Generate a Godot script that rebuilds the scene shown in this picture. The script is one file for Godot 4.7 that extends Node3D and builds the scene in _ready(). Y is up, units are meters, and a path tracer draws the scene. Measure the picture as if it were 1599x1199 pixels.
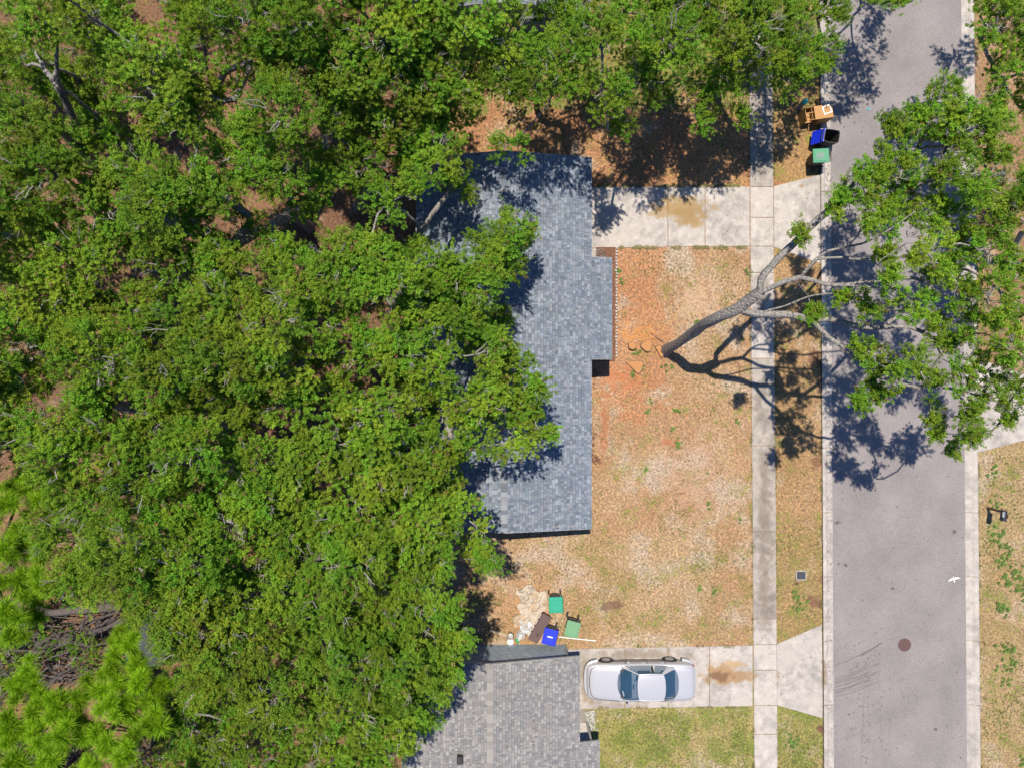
extends Node3D
# A street lot seen from straight above. x runs right in the picture, z runs down it, y is up; the origin is the ground under the camera.

const CAM_H := 33.7
const FOCAL := 1110.0        # photo pixels (photo is 1599 x 1199)

var rng := RandomNumberGenerator.new()
var M := {}                  # shared materials
var used_names := {}

# ---------------------------------------------------------------- helpers: places, names, metas
func P(px: float, py: float, h := 0.0) -> Vector3:      # a point of the photo at height h
	var k := (CAM_H - h) / FOCAL
	return Vector3((px - 799.5) * k, h, (py - 599.5) * k)

func numbered(called: String) -> String:
	if not used_names.has(called):
		used_names[called] = 0
		return called
	used_names[called] += 1
	return "%s_%03d" % [called, used_names[called]]

func thing(called: String, label: String, category: String, at := Vector3.ZERO, turn := 0.0, group := "") -> Node3D:
	var o := Node3D.new()
	o.name = numbered(called)
	add_child(o)
	o.position = at
	o.rotation.y = turn
	o.set_meta("label", label)
	o.set_meta("category", category)
	if group:
		o.set_meta("group", group)
	return o

func structure(called: String, label := "") -> Node3D:
	var o := Node3D.new()
	o.name = numbered(called)
	add_child(o)
	o.set_meta("kind", "structure")
	if label:
		o.set_meta("label", label)
	return o

func rel(o: Node3D, label: String, group := "") -> void:
	o.set_meta("label", label)
	if group:
		o.set_meta("group", group)

# ---------------------------------------------------------------- mesh builder
class MB:
	var v := PackedVector3Array()
	var n := PackedVector3Array()
	var c := PackedColorArray()
	var uv := PackedVector2Array()
	var ix := PackedInt32Array()
	var col := Color(1, 1, 1)
	var uv_from := Vector2.ZERO     # planar world uv: (xz - from) / size
	var uv_size := Vector2.ONE

	func vert(p: Vector3, nn: Vector3) -> int:
		v.append(p); n.append(nn); c.append(col)
		uv.append(Vector2((p.x - uv_from.x) / uv_size.x, (p.z - uv_from.y) / uv_size.y))
		return v.size() - 1

	func face(i: int, j: int, k: int, out: Vector3) -> void:     # front faces run clockwise
		var fn := (v[j] - v[i]).cross(v[k] - v[i])
		if fn.dot(out) > 0.0:
			ix.append_array(PackedInt32Array([i, k, j]))
		else:
			ix.append_array(PackedInt32Array([i, j, k]))

	func poly(pts: Array, out: Vector3) -> void:                  # flat convex face
		var fn: Vector3 = (pts[1] - pts[0]).cross(pts[2] - pts[0])
		if fn.length_squared() < 1e-14 and pts.size() > 3:
			fn = (pts[2] - pts[0]).cross(pts[3] - pts[0])
		fn = fn.normalized()
		if fn.dot(out) < 0.0:
			fn = -fn
		var b := v.size()
		for p in pts:
			vert(p, fn)
		for k in range(1, pts.size() - 1):
			face(b, b + k, b + k + 1, fn)

	func box(ce: Vector3, size: Vector3, bs := Basis.IDENTITY, bevel := 0.0) -> void:
		var h := size * 0.5
		var b: float = minf(bevel, minf(h.x, minf(h.y, h.z)) * 0.9)
		if b <= 0.0:
			for a in 3:
				for s in [-1.0, 1.0]:
					var o := Vector3.ZERO; o[a] = s
					var u := Vector3.ZERO; u[(a + 1) % 3] = 1.0
					var w := Vector3.ZERO; w[(a + 2) % 3] = 1.0
					var q := []
					for e in [[-1, -1], [1, -1], [1, 1], [-1, 1]]:
						q.append(ce + bs * ((o + u * e[0] + w * e[1]) * h))
					poly(q, bs * o)
			return
		var pt := func(s: Vector3, a: int) -> Vector3:            # corner s, on the face across axis a
			var p := s * (h - Vector3(b, b, b))
			p[a] = s[a] * h[a]
			return ce + bs * p
		for a in 3:
			for s in [-1.0, 1.0]:
				var q := []
				for e in [[-1, -1], [1, -1], [1, 1], [-1, 1]]:
					var sg := Vector3.ZERO
					sg[a] = s; sg[(a + 1) % 3] = e[0]; sg[(a + 2) % 3] = e[1]
					q.append(pt.call(sg, a))
				var o := Vector3.ZERO; o[a] = s
				poly(q, bs * o)
			var a1 := (a + 1) % 3
			var a2 := (a + 2) % 3
			for s1 in [-1.0, 1.0]:                                # edges along axis a
				for s2 in [-1.0, 1.0]:
					var lo := Vector3.ZERO; lo[a] = -1.0; lo[a1] = s1; lo[a2] = s2
					var hi := lo; hi[a] = 1.0
					var o := Vector3.ZERO; o[a1] = s1; o[a2] = s2
					poly([pt.call(lo, a1), pt.call(hi, a1), pt.call(hi, a2), pt.call(lo, a2)], bs * o)
		for sx in [-1.0, 1.0]:
			for sy in [-1.0, 1.0]:
				for sz in [-1.0, 1.0]:
					var s := Vector3(sx, sy, sz)
					poly([pt.call(s, 0), pt.call(s, 1), pt.call(s, 2)], bs * s)

	func prism(pts: Array, y0: float, y1: float, bevel := 0.0, ce = null) -> void:   # pts: convex outline of Vector2 (x, z)
		var mid := Vector2.ZERO
		for p in pts:
			mid += p
		mid /= pts.size()
		var top := []
		var bot := []
		for p in pts:
			var q: Vector2 = p + (mid - p).normalized() * bevel * 1.3
			top.append(Vector3(q.x, y1, q.y))
			bot.append(Vector3(p.x, y0, p.y))
		poly(top, Vector3.UP)
		for k in pts.size():
			var j: int = (k + 1) % pts.size()
			var o := Vector3((pts[k].x + pts[j].x) * 0.5 - mid.x, 0, (pts[k].y + pts[j].y) * 0.5 - mid.y)
			var ka := Vector3(pts[k].x, y1 - bevel, pts[k].y)
			var ja := Vector3(pts[j].x, y1 - bevel, pts[j].y)
			poly([bot[k], bot[j], ja, ka], o)
			if bevel > 0.0:
				poly([ka, ja, top[j], top[k]], o.normalized() + Vector3.UP)

	func tube(path: Array, radii: Array, sides: int, cap := true, squash := 1.0, knob := 0.0) -> void:
		var rings := []
		var side := Vector3.ZERO
		for k in path.size():
			var t: Vector3 = (path[mini(k + 1, path.size() - 1)] - path[maxi(k - 1, 0)]).normalized()
			if side == Vector3.ZERO:
				side = t.cross(Vector3(0.31, 0.2, 0.93)).normalized()
			side = (side - t * side.dot(t)).normalized()
			var up := t.cross(side)
			var ring := []
			for s in sides:
				var a := TAU * s / sides
				var d := side * cos(a) + up * sin(a) * squash
				var kn: float = 1.0 + knob * (0.5 * sin(3.0 * a + k * 0.55) + 0.35 * sin(5.0 * a - k * 0.9) + 0.35 * sin(k * 2.1 + a))
				ring.append(vert(path[k] + d * radii[k] * kn, d))
			rings.append(ring)
		for k in path.size() - 1:
			for s in sides:
				var j := (s + 1) % sides
				var o: Vector3 = n[rings[k][s]] + n[rings[k][j]]
				face(rings[k][s], rings[k][j], rings[k + 1][j], o)
				face(rings[k][s], rings[k + 1][j], rings[k + 1][s], o)
		if cap:
			for e in [0, path.size() - 1]:
				var t: Vector3 = (path[e] - path[1 if e == 0 else e - 1]).normalized()
				var q := []
				for s in sides:
					q.append(v[rings[e][s]])
				poly(q, t)

	func lathe(prof: Array, sides: int, xf := Transform3D.IDENTITY) -> void:    # prof: Vector2(radius, y)
		var b := v.size()
		for k in prof.size():
			var d: Vector2 = prof[mini(k + 1, prof.size() - 1)] - prof[maxi(k - 1, 0)]
			for s in sides:
				var a := TAU * s / sides
				var nn := Vector3(cos(a) * d.y, -d.x, sin(a) * d.y).normalized()
				vert(xf * Vector3(cos(a) * prof[k].x, prof[k].y, sin(a) * prof[k].x), (xf.basis * nn).normalized())
		for k in prof.size() - 1:
			for s in sides:
				var j := (s + 1) % sides
				var i0 := b + k * sides
				var o: Vector3 = n[i0 + s] + n[i0 + j] + n[i0 + sides + s]
				face(i0 + s, i0 + j, i0 + sides + j, o)
				face(i0 + s, i0 + sides + j, i0 + sides + s, o)

	func grid(rows: Array, out: Vector3) -> void:                 # smooth sheet through rows of points
		var b := v.size()
		var m: int = rows[0].size()
		for r in rows.size():
			for k in m:
				var du: Vector3 = rows[r][mini(k + 1, m - 1)] - rows[r][maxi(k - 1, 0)]
				var dv: Vector3 = rows[mini(r + 1, rows.size() - 1)][k] - rows[maxi(r - 1, 0)][k]
				var nn := du.cross(dv).normalized()
				if nn.dot(out) < 0.0:
					nn = -nn
				vert(rows[r][k], nn)
		for r in rows.size() - 1:
			for k in m - 1:
				var i := b + r * m + k
				var o: Vector3 = n[i] + n[i + 1] + n[i + m]
				face(i, i + 1, i + m + 1, o)
				face(i, i + m + 1, i + m, o)

	func mesh(material: Material) -> ArrayMesh:
		var a := []
		a.resize(Mesh.ARRAY_MAX)
		a[Mesh.ARRAY_VERTEX] = v
		a[Mesh.ARRAY_NORMAL] = n
		a[Mesh.ARRAY_COLOR] = c
		a[Mesh.ARRAY_TEX_UV] = uv
		a[Mesh.ARRAY_INDEX] = ix
		var am := ArrayMesh.new()
		am.add_surface_from_arrays(Mesh.PRIMITIVE_TRIANGLES, a)
		am.surface_set_material(0, material)
		return am

func part(called: String, mb: MB, material: Material, parent: Node3D) -> MeshInstance3D:
	var o := MeshInstance3D.new()
	o.name = called
	o.mesh = mb.mesh(material)
	parent.add_child(o, true)
	return o

func part_mesh(called: String, m: Mesh, parent: Node3D, at := Transform3D.IDENTITY) -> MeshInstance3D:
	var o := MeshInstance3D.new()
	o.name = called
	o.mesh = m
	parent.add_child(o, true)
	o.transform = at
	return o

func bx(called: String, ce: Vector3, size: Vector3, material: Material, parent: Node3D, bevel := 0.0, bs := Basis.IDENTITY) -> MeshInstance3D:
	var mb := MB.new()
	mb.box(ce, size, bs, bevel)
	return part(called, mb, material, parent)

# ---------------------------------------------------------------- materials
func lin(r: float, g: float, b: float) -> Color:
	return (Color(r, g, b) * 0.60).linear_to_srgb()

func noise_tex(seed_: int, freq: float, lo: float, hi: float, size := 256, tint := Color(1, 1, 1)) -> ImageTexture:
	var f := FastNoiseLite.new()
	f.seed = seed_
	f.frequency = freq
	f.fractal_octaves = 5
	f.fractal_gain = 0.62
	var im := f.get_seamless_image(size, size)
	im.convert(Image.FORMAT_RGB8)
	var d := im.get_data()
	for k in range(0, d.size(), 3):
		var t: float = lerpf(lo, hi, d[k] / 255.0)
		d[k] = int(clampf(t * 255.0 * lerpf(tint.r, 1.0, t), 0, 255))
		d[k + 1] = int(clampf(t * 255.0 * lerpf(tint.g, 1.0, t), 0, 255))
		d[k + 2] = int(clampf(t * 255.0 * lerpf(tint.b, 1.0, t), 0, 255))
	return ImageTexture.create_from_image(Image.create_from_data(size, size, false, Image.FORMAT_RGB8, d))

func normal_tex(seed_: int, freq: float, strength: float, size := 256) -> ImageTexture:
	var f := FastNoiseLite.new()
	f.seed = seed_
	f.frequency = freq
	f.fractal_octaves = 4
	var im := f.get_seamless_image(size, size)
	im.convert(Image.FORMAT_RGBA8)
	im.bump_map_to_normal_map(strength)
	return ImageTexture.create_from_image(im)

func mat(called: String, c: Color, rough := 0.8, tex: Texture2D = null, tscale := 1.0, metal := 0.0) -> StandardMaterial3D:
	var m := StandardMaterial3D.new()
	m.resource_name = called
	m.albedo_color = c
	m.roughness = rough
	m.metallic = metal
	m.vertex_color_use_as_albedo = true
	if tex:
		m.albedo_texture = tex
		m.uv1_triplanar = true
		m.uv1_scale = Vector3.ONE * tscale
	M[called] = m
	return m

func make_materials() -> void:
	var mottle := noise_tex(3, 0.02, 0.72, 1.0)
	var rough_bark := noise_tex(9, 0.035, 0.42, 1.0)
	var bumps := normal_tex(4, 0.04, 9.0)
	var grain := noise_tex(12, 0.09, 0.62, 1.0)
	mat("shingle", Color(1, 1, 1), 0.92, grain, 2.2)
	mat("roof_deck", lin(0.10, 0.10, 0.11), 0.9, mottle, 1.0)
	mat("white_trim", lin(0.68, 0.68, 0.66), 0.55, mottle, 1.0)
	mat("stucco", lin(0.52, 0.50, 0.46), 0.9, mottle, 0.6)
	mat("siding", lin(0.44, 0.52, 0.58), 0.55, mottle, 0.5)
	mat("dark_metal", lin(0.035, 0.036, 0.04), 0.5, mottle, 2.0)
	var bark := mat("bark", lin(0.64, 0.59, 0.53), 0.95, rough_bark, 0.9)
	bark.normal_enabled = true
	bark.normal_texture = bumps
	bark.normal_scale = 1.6
	mat("twig", lin(0.40, 0.37, 0.33), 0.9)
	mat("dead_wood", lin(0.25, 0.20, 0.18), 0.95, rough_bark, 1.0)
	mat("cut_wood", lin(0.70, 0.34, 0.12), 0.85, noise_tex(21, 0.03, 0.72, 1.0, 256, Color(1.0, 0.86, 0.7)), 2.5)
	mat("pine_bark", lin(0.20, 0.14, 0.105), 0.95, rough_bark, 1.1)
	var leaf := mat("oak_leaf", Color(1, 1, 1), 0.5)
	leaf.metallic_specular = 0.28
	leaf.backlight_enabled = true
	leaf.backlight = Color(0.46, 0.80, 0.06).linear_to_srgb()
	var needle := mat("pine_needle", Color(1, 1, 1), 0.55)
	needle.metallic_specular = 0.3
	needle.backlight_enabled = true
	needle.backlight = Color(0.36, 0.55, 0.04).linear_to_srgb()
	var blade := mat("grass_blade", Color(1, 1, 1), 0.8)
	blade.backlight_enabled = true
	blade.backlight = lin(0.05, 0.06, 0.01)
	mat("litter", Color(1, 1, 1), 0.85)
	mat("pebble", Color(1, 1, 1), 0.8)
	mat("glass", Color(0.35, 0.5, 0.6, 0.25), 0.05).transparency = BaseMaterial3D.TRANSPARENCY_ALPHA
	mat("window_glass", Color(0.10, 0.14, 0.17), 0.06)
	var cg := mat("car_glass", Color(0.06, 0.28, 0.40, 0.46), 0.04)
	cg.transparency = BaseMaterial3D.TRANSPARENCY_ALPHA
	cg.vertex_color_use_as_albedo = false
	var paint := mat("car_paint", lin(0.60, 0.60, 0.63), 0.33, null, 1.0, 0.25)
	paint.clearcoat_enabled = true
	paint.clearcoat = 0.7
	paint.clearcoat_roughness = 0.08
	mat("car_interior", lin(0.085, 0.095, 0.11), 0.85, mottle, 3.0)
	mat("tyre", lin(0.022, 0.022, 0.023), 0.85)
	mat("rim", lin(0.62, 0.62, 0.63), 0.35, null, 1.0, 0.6)
	mat("black_plastic", lin(0.028, 0.027, 0.027), 0.55)
	mat("bin_black", lin(0.040, 0.038, 0.038), 0.6, mottle, 3.0)
	mat("bin_teal", lin(0.008, 0.52, 0.30), 0.5, mottle, 3.0)
	mat("bin_green", lin(0.22, 0.50, 0.25), 0.55, mottle, 3.0)
	mat("bin_street_green", lin(0.10, 0.50, 0.26), 0.5, grain, 3.0)
	mat("bin_blue", lin(0.006, 0.045, 1.0), 0.45, mottle, 3.0)
	mat("wood_brown", lin(0.68, 0.34, 0.085), 0.6, noise_tex(31, 0.03, 0.7, 1.0), 2.0)
	mat("maroon", lin(0.16, 0.085, 0.085), 0.6, mottle, 2.0)
	mat("cardboard", lin(0.82, 0.62, 0.42), 0.9, mottle, 2.0)
	mat("cream_cloth", lin(0.84, 0.71, 0.56), 0.95, mottle, 3.0)
	mat("white_plastic", lin(1.1, 1.1, 1.08), 0.45)
	mat("clear_bag", lin(0.58, 0.58, 0.58), 0.3)
	mat("green_plastic", lin(0.03, 0.42, 0.14), 0.4)
	mat("teal_plastic", lin(0.025, 0.40, 0.34), 0.45)
	mat("grey_plastic", lin(0.36, 0.36, 0.37), 0.6, mottle, 3.0)
	mat("pale_lumber", lin(0.62, 0.50, 0.36), 0.85, mottle, 3.0)
	mat("iron", lin(0.19, 0.095, 0.085), 0.75, grain, 4.0)
	mat("slate_plastic", lin(0.045, 0.052, 0.075), 0.6, mottle, 4.0)
	mat("mailbox_black", lin(0.022, 0.026, 0.038), 0.4, null, 1.0, 0.2)
	mat("post_wood", lin(0.17, 0.10, 0.075), 0.85, mottle, 3.0)
	mat("feather", lin(0.80, 0.80, 0.79), 0.8)
	mat("beak", lin(0.55, 0.30, 0.05), 0.6)
	mat("blue_ring", lin(0.10, 0.45, 0.62), 0.4)
	mat("lamp_lens", lin(0.55, 0.57, 0.58), 0.15)
	mat("tail_red", lin(0.30, 0.01, 0.012), 0.2)
	mat("mulch", lin(0.34, 0.16, 0.09), 0.95, noise_tex(41, 0.08, 0.5, 1.0), 2.0)
	mat("edging", lin(0.72, 0.69, 0.64), 0.8, mottle, 5.0)

# ---------------------------------------------------------------- setting: ground and paving maps
func noise_bytes(seed_: int, freq: float, w: int, h: int, oct := 4) -> PackedByteArray:
	var f := FastNoiseLite.new()
	f.seed = seed_
	f.frequency = freq
	f.fractal_octaves = oct
	f.fractal_gain = 0.6
	var im := f.get_image(w, h)
	im.convert(Image.FORMAT_L8)
	return im.get_data()

# what grows where, in photo pixels on the ground: x0 y0 x1 y1, then sRGB base, second tone, sand share, green share
const ZONES := [
	[-400, -400, 2100, 1700, [158, 114, 80], [132, 92, 64], 0.10, 0.14],    # forest litter
	[690, 165, 1195, 335, [204, 152, 100], [190, 132, 88], 0.18, 0.16],       # strip above the driveway
	[690, -400, 1290, 165, [168, 146, 80], [150, 138, 66], 0.10, 0.75],       # grass under the upper trees
	[900, 335, 1195, 720, [203, 165, 123], [194, 150, 107], 0.54, 0.20],      # front lawn
	[900, 335, 1040, 640, [208, 156, 112], [204, 144, 98], 0.24, 0.10],       # orange soil by the stumps
	[690, 700, 1195, 1065, [204, 166, 124], [195, 152, 108], 0.54, 0.24],     # lower lawn
	[900, 830, 1140, 1000, [208, 172, 130], [188, 154, 106], 0.60, 0.28],     # bare sandy patch
	[1185, 140, 1310, 420, [198, 155, 100], [186, 144, 90], 0.16, 0.24],       # verge
	[1185, 400, 1310, 830, [196, 155, 108], [182, 142, 92], 0.24, 0.28],
	[1185, 820, 1310, 1050, [186, 150, 98], [170, 146, 86], 0.24, 0.42],
	[870, 1060, 1195, 1700, [192, 166, 112], [166, 160, 80], 0.34, 0.80],     # green lawn
	[1185, 1050, 1310, 1700, [178, 158, 98], [164, 154, 80], 0.24, 0.72],
	[1470, 640, 2100, 1700, [194, 164, 118], [184, 154, 102], 0.36, 0.40],    # across the street
	[1470, -400, 2100, 640, [186, 146, 104], [168, 128, 88], 0.24, 0.24],
]

func ground_image() -> ImageTexture:
	var w := 1600
	var h := 1200
	var cm := 4.0                      # centimetres to a pixel: 64 m x 48 m
	var warp := noise_bytes(101, 0.018, w, h)
	var tone := noise_bytes(102, 0.010, w, h, 5)
	var sand := noise_bytes(103, 0.014, w, h, 5)
	var sand_f := noise_bytes(104, 0.13, w, h, 3)
	var green := noise_bytes(105, 0.028, w, h, 4)
	var green_f := noise_bytes(106, 0.20, w, h, 3)
	var fine := noise_bytes(107, 0.35, w, h, 2)
	# a coarse map of the zones, 20 cm to a cell
	var zw := 320
	var zh := 240
	var zone := PackedByteArray()
	zone.resize(zw * zh)
	for j in zh:
		for i in zw:
			var x := -32.0 + (i + 0.5) * 0.2
			var z := -24.0 + (j + 0.5) * 0.2
			var px := x * FOCAL / CAM_H + 799.5
			var py := z * FOCAL / CAM_H + 599.5
			var k := 0
			for q in ZONES.size():
				var a = ZONES[q]
				if px > a[0] and px < a[2] and py > a[1] and py < a[3]:
					k = q
			zone[j * zw + i] = k
	var base := PackedFloat32Array()
	for a in ZONES:
		base.append_array(PackedFloat32Array([a[4][0], a[4][1], a[4][2], a[5][0], a[5][1], a[5][2], a[6], a[7]]))
	var d := PackedByteArray()
	d.resize(w * h * 3)
	var r := RandomNumberGenerator.new()
	r.seed = 5
	for j in h:
		for i in w:
			var k := j * w + i
			var wp := (warp[k] - 128) * 0.085 + (fine[k] - 128) * 0.016
			var zi := clampi(int(i * 0.2 + wp), 0, zw - 1)
			var zj := clampi(int(j * 0.2 + wp * 0.8), 0, zh - 1)
			var b := zone[zj * zw + zi] * 8
			var t := clampf((tone[k] - 70) / 110.0, 0.0, 1.0)
			var cr := lerpf(base[b], base[b + 3], t)
			var cg := lerpf(base[b + 1], base[b + 4], t)
			var cb := lerpf(base[b + 2], base[b + 5], t)
			var s := clampf((sand[k] * 0.84 + sand_f[k] * 0.16 - 178.0 + base[b + 6] * 92.0) / 60.0, 0.0, 1.0) * 0.85
			cr = lerpf(cr, 210.0, s); cg = lerpf(cg, 188.0, s); cb = lerpf(cb, 163.0, s)
			var g := clampf((green[k] * 0.55 + green_f[k] * 0.45 - 168.0 + base[b + 7] * 64.0) / 34.0, 0.0, 1.0) * (0.8 - 0.45 * s)
			cr = lerpf(cr, 124.0, g); cg = lerpf(cg, 140.0, g); cb = lerpf(cb, 46.0, g)
			var f := 0.665 * (1.0 + (fine[k] - 128) * 0.0026 + (green_f[k] - 128) * 0.0014 + (r.randf() - 0.5) * 0.20)
			d[k * 3] = clampi(int(cr * f), 0, 255)
			d[k * 3 + 1] = clampi(int(cg * f), 0, 255)
			d[k * 3 + 2] = clampi(int(cb * f), 0, 255)
	var im := Image.create_from_data(w, h, false, Image.FORMAT_RGB8, d)
	# soil marks of their own: burnt patch, damp soil, pale sawdust by the stumps
	blot(im, 955, 944, 22, 10, Color8(96, 66, 52), 0.6, 7)
	blot(im, 1000, 520, 34, 22, Color8(204, 138, 74), 0.6, 8)
	blot(im, 968, 590, 40, 22, Color8(190, 112, 66), 0.6, 9)
	blot(im, 1045, 690, 14, 9, Color8(186, 92, 50), 0.6, 10)
	blot(im, 944, 660, 10, 70, Color8(172, 96, 58), 0.55, 11)
	blot(im, 830, 950, 60, 40, Color8(198, 150, 106), 0.4, 12)
	blot(im, 1090, 470, 40, 40, Color8(206, 176, 146), 0.45, 13)
	blot(im, 1080, 740, 60, 90, Color8(192, 158, 138), 0.4, 14)
	return ImageTexture.create_from_image(im)

func blot(im: Image, px: float, py: float, rx: float, ry: float, c: Color, strength: float, seed_: int, from := Vector2(-32, -24), size := Vector2(64, 48), ragged := 0.95, hard := 1.5) -> void:
	# a ragged stain; place and radii in photo pixels on the ground
	var f := FastNoiseLite.new()
	f.seed = seed_
	f.frequency = 0.05
	f.fractal_octaves = 5
	var p := P(px, py)
	var k := Vector2(im.get_width() / size.x, im.get_height() / size.y)
	var ce := (Vector2(p.x, p.z) - from) * k
	var rad := Vector2(rx, ry) * CAM_H / FOCAL * k
	for j in range(maxi(0, int(ce.y - rad.y * 1.5)), mini(im.get_height(), int(ce.y + rad.y * 1.5))):
		for i in range(maxi(0, int(ce.x - rad.x * 1.5)), mini(im.get_width(), int(ce.x + rad.x * 1.5))):
			var q := Vector2((i - ce.x) / rad.x, (j - ce.y) / rad.y)
			var a := clampf((1.0 - q.length() + f.get_noise_2d(i * 1.3, j * 1.3) * ragged) * hard, 0.0, 1.0)
			if a > 0.0:
				im.set_pixel(i, j, im.get_pixel(i, j).lerp(c * (0.80 * randf_hash(i, j)), a * strength))

func randf_hash(i: int, j: int) -> float:
	return 0.93 + 0.14 * float(((i * 73856093) ^ (j * 19349663)) & 255) / 255.0

const CONC_FROM := Vector2(2.0, -20.0)
const CONC_SIZE := Vector2(24.0, 40.0)

func concrete_image() -> ImageTexture:
	var w := 720
	var h := 1200
	var a := noise_bytes(201, 0.012, w, h, 5)
	var b := noise_bytes(202, 0.06, w, h, 4)
	var c := noise_bytes(203, 0.4, w, h, 2)
	var d := PackedByteArray()
	d.resize(w * h * 3)
	for k in w * h:
		var t := 1.0 + (a[k] - 128) * 0.0011 + (b[k] - 128) * 0.0011 + (c[k] - 128) * 0.0007
		var dirt := clampf((a[k] - 150) / 60.0, 0.0, 1.0) * clampf((b[k] - 90) / 80.0, 0.0, 1.0) * 0.35
		d[k * 3] = clampi(int(lerpf(146.0, 112.0, dirt) * t), 0, 255)
		d[k * 3 + 1] = clampi(int(lerpf(139.5, 102.0, dirt) * t), 0, 255)
		d[k * 3 + 2] = clampi(int(lerpf(133.0, 92.0, dirt) * t), 0, 255)
	var im := Image.create_from_data(w, h, false, Image.FORMAT_RGB8, d)
	var f := CONC_FROM
	var s := CONC_SIZE
	# rust-brown stains on the two driveways
	blot(im, 1060, 322, 46, 20, Color8(160, 128, 78), 0.85, 31, f, s, 0.6, 2.0)
	blot(im, 1074, 338, 30, 16, Color8(154, 122, 72), 0.8, 32, f, s, 0.6, 2.0)
	blot(im, 1086, 349, 13, 9, Color8(160, 130, 84), 0.75, 33, f, s, 0.6, 2.0)
	blot(im, 1028, 334, 18, 8, Color8(162, 132, 86), 0.7, 46, f, s, 0.6, 2.0)
	blot(im, 1116, 324, 7, 7, Color8(166, 140, 98), 0.7, 34, f, s, 0.6, 2.0)
	blot(im, 1251, 290, 6, 3, Color8(160, 120, 76), 0.8, 35, f, s, 0.6, 2.0)
	blot(im, 1128, 1052, 34, 19, Color8(166, 132, 94), 0.95, 36, f, s, 0.6, 2.0)
	blot(im, 1160, 1055, 24, 11, Color8(160, 128, 92), 0.9, 38, f, s, 0.6, 2.0)
	blot(im, 1122, 1055, 22, 10, Color8(120, 86, 60), 0.85, 37, f, s, 0.7, 2.0)
	blot(im, 1146, 1036, 22, 7, Color8(184, 152, 110), 0.8, 39, f, s, 0.6, 2.0)
	blot(im, 1286, 1050, 4, 26, Color8(136, 112, 88), 0.8, 40, f, s)
	blot(im, 1215, 1054, 5, 14, Color8(150, 126, 104), 0.5, 41, f, s)
	blot(im, 1000, 1021, 90, 9, Color8(140, 124, 108), 0.6, 42, f, s)
	blot(im, 920, 1085, 16, 14, Color8(150, 122, 92), 0.6, 43, f, s)
	blot(im, 914, 1050, 8, 40, Color8(146, 124, 100), 0.6, 44, f, s)
	blot(im, 970, 1100, 34, 5, Color8(156, 138, 118), 0.5, 45, f, s)
	# grey film of dirt in the middle of the old pavement slabs
	var y := 440.0
	var q := 50
	while y < 1000.0:
		if y < 500.0 or y > 690.0:
			blot(im, 1190 + (y - 300) * 0.0075, y, 14, 34, Color8(126, 112, 98), 0.45, q, f, s)
		y += 40.0
		q += 1
	for yy in [150.0, 185.0, 220.0, 255.0, 610.0, 650.0]:
		blot(im, 1189, yy, 14, 26, Color8(122, 112, 100), 0.45, q, f, s)
		q += 1
	return ImageTexture.create_from_image(im)

const ROAD_FROM := Vector2(14.5, -24.0)
const ROAD_SIZE := Vector2(8.0, 48.0)

func asphalt_image() -> ImageTexture:
	var w := 340
	var h := 2040
	var a := noise_bytes(301, 0.008, w, h, 4)
	var b := noise_bytes(302, 0.5, w, h, 2)
	var d := PackedByteArray()
	d.resize(w * h * 3)
	var r := RandomNumberGenerator.new()
	r.seed = 9
	for k in w * h:
		var t := 1.0 + (a[k] - 128) * 0.0006 + (b[k] - 128) * 0.0014 + (r.randf() - 0.5) * 0.14
		if r.randf() < 0.012:
			t *= 0.8
		d[k * 3] = clampi(int(112.0 * t), 0, 255)
		d[k * 3 + 1] = clampi(int(106.5 * t), 0, 255)
		d[k * 3 + 2] = clampi(int(105.0 * t), 0, 255)
	var im := Image.create_from_data(w, h, false, Image.FORMAT_RGB8, d)
	# tyre marks, cracks and oil drops
	for q in 14:
		var x0 := 1304.0
		var y0 := 1058.0 + q * 2.0 + r.randf() * 3
		streak(im, Vector2(x0, y0), Vector2(1334, y0 - 4 - r.randf() * 4), Vector2(1352 + r.randf() * 26, y0 - 16 - r.randf() * 14), Color8(108, 97, 97), 0.42, r)
	streak(im, Vector2(1300, 1040), Vector2(1340, 1026), Vector2(1376, 1003), Color8(96, 86, 86), 0.6, r)
	streak(im, Vector2(1342, 1024), Vector2(1360, 1014), Vector2(1376, 1003), Color8(90, 80, 80), 0.7, r)
	streak(im, Vector2(1372, 1044), Vector2(1374, 1120), Vector2(1378, 1199), Color8(122, 112, 112), 0.5, r)
	streak(im, Vector2(1349, 1085), Vector2(1347, 1140), Vector2(1344, 1199), Color8(104, 94, 94), 0.6, r)
	streak(im, Vector2(1404, 700), Vector2(1408, 900), Vector2(1404, 1060), Color8(134, 124, 124), 0.4, r)
	streak(im, Vector2(1404, 1060), Vector2(1412, 1120), Vector2(1440, 1199), Color8(124, 114, 114), 0.4, r)
	streak(im, Vector2(1410, 0), Vector2(1404, 120), Vector2(1400, 200), Color8(140, 131, 131), 0.45, r)
	for q in 70:
		var p := Vector2(1320 + absf(r.randfn(0, 44)), 1090 + r.randfn(0, 60))
		streak(im, p, p + Vector2(0.5, 0.5), p + Vector2(r.randf(), r.randf() * 2.0), Color8(112, 102, 102), 0.6, r)
	blot(im, 1326, 1151, 10, 7, Color8(128, 118, 116), 0.6, 61, ROAD_FROM, ROAD_SIZE)
	for o in [[1309, 880, 3], [1320, 882, 4], [1393, 918, 3], [1461, 1138, 3], [1318, 198, 3], [1376, 744, 3], [1308, 815, 5], [1400, 790, 2], [1490, 830, 3]]:
		blot(im, o[0], o[1], o[2], o[2], Color8(84, 76, 76), 0.8, 70, ROAD_FROM, ROAD_SIZE)
	return ImageTexture.create_from_image(im)

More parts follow.
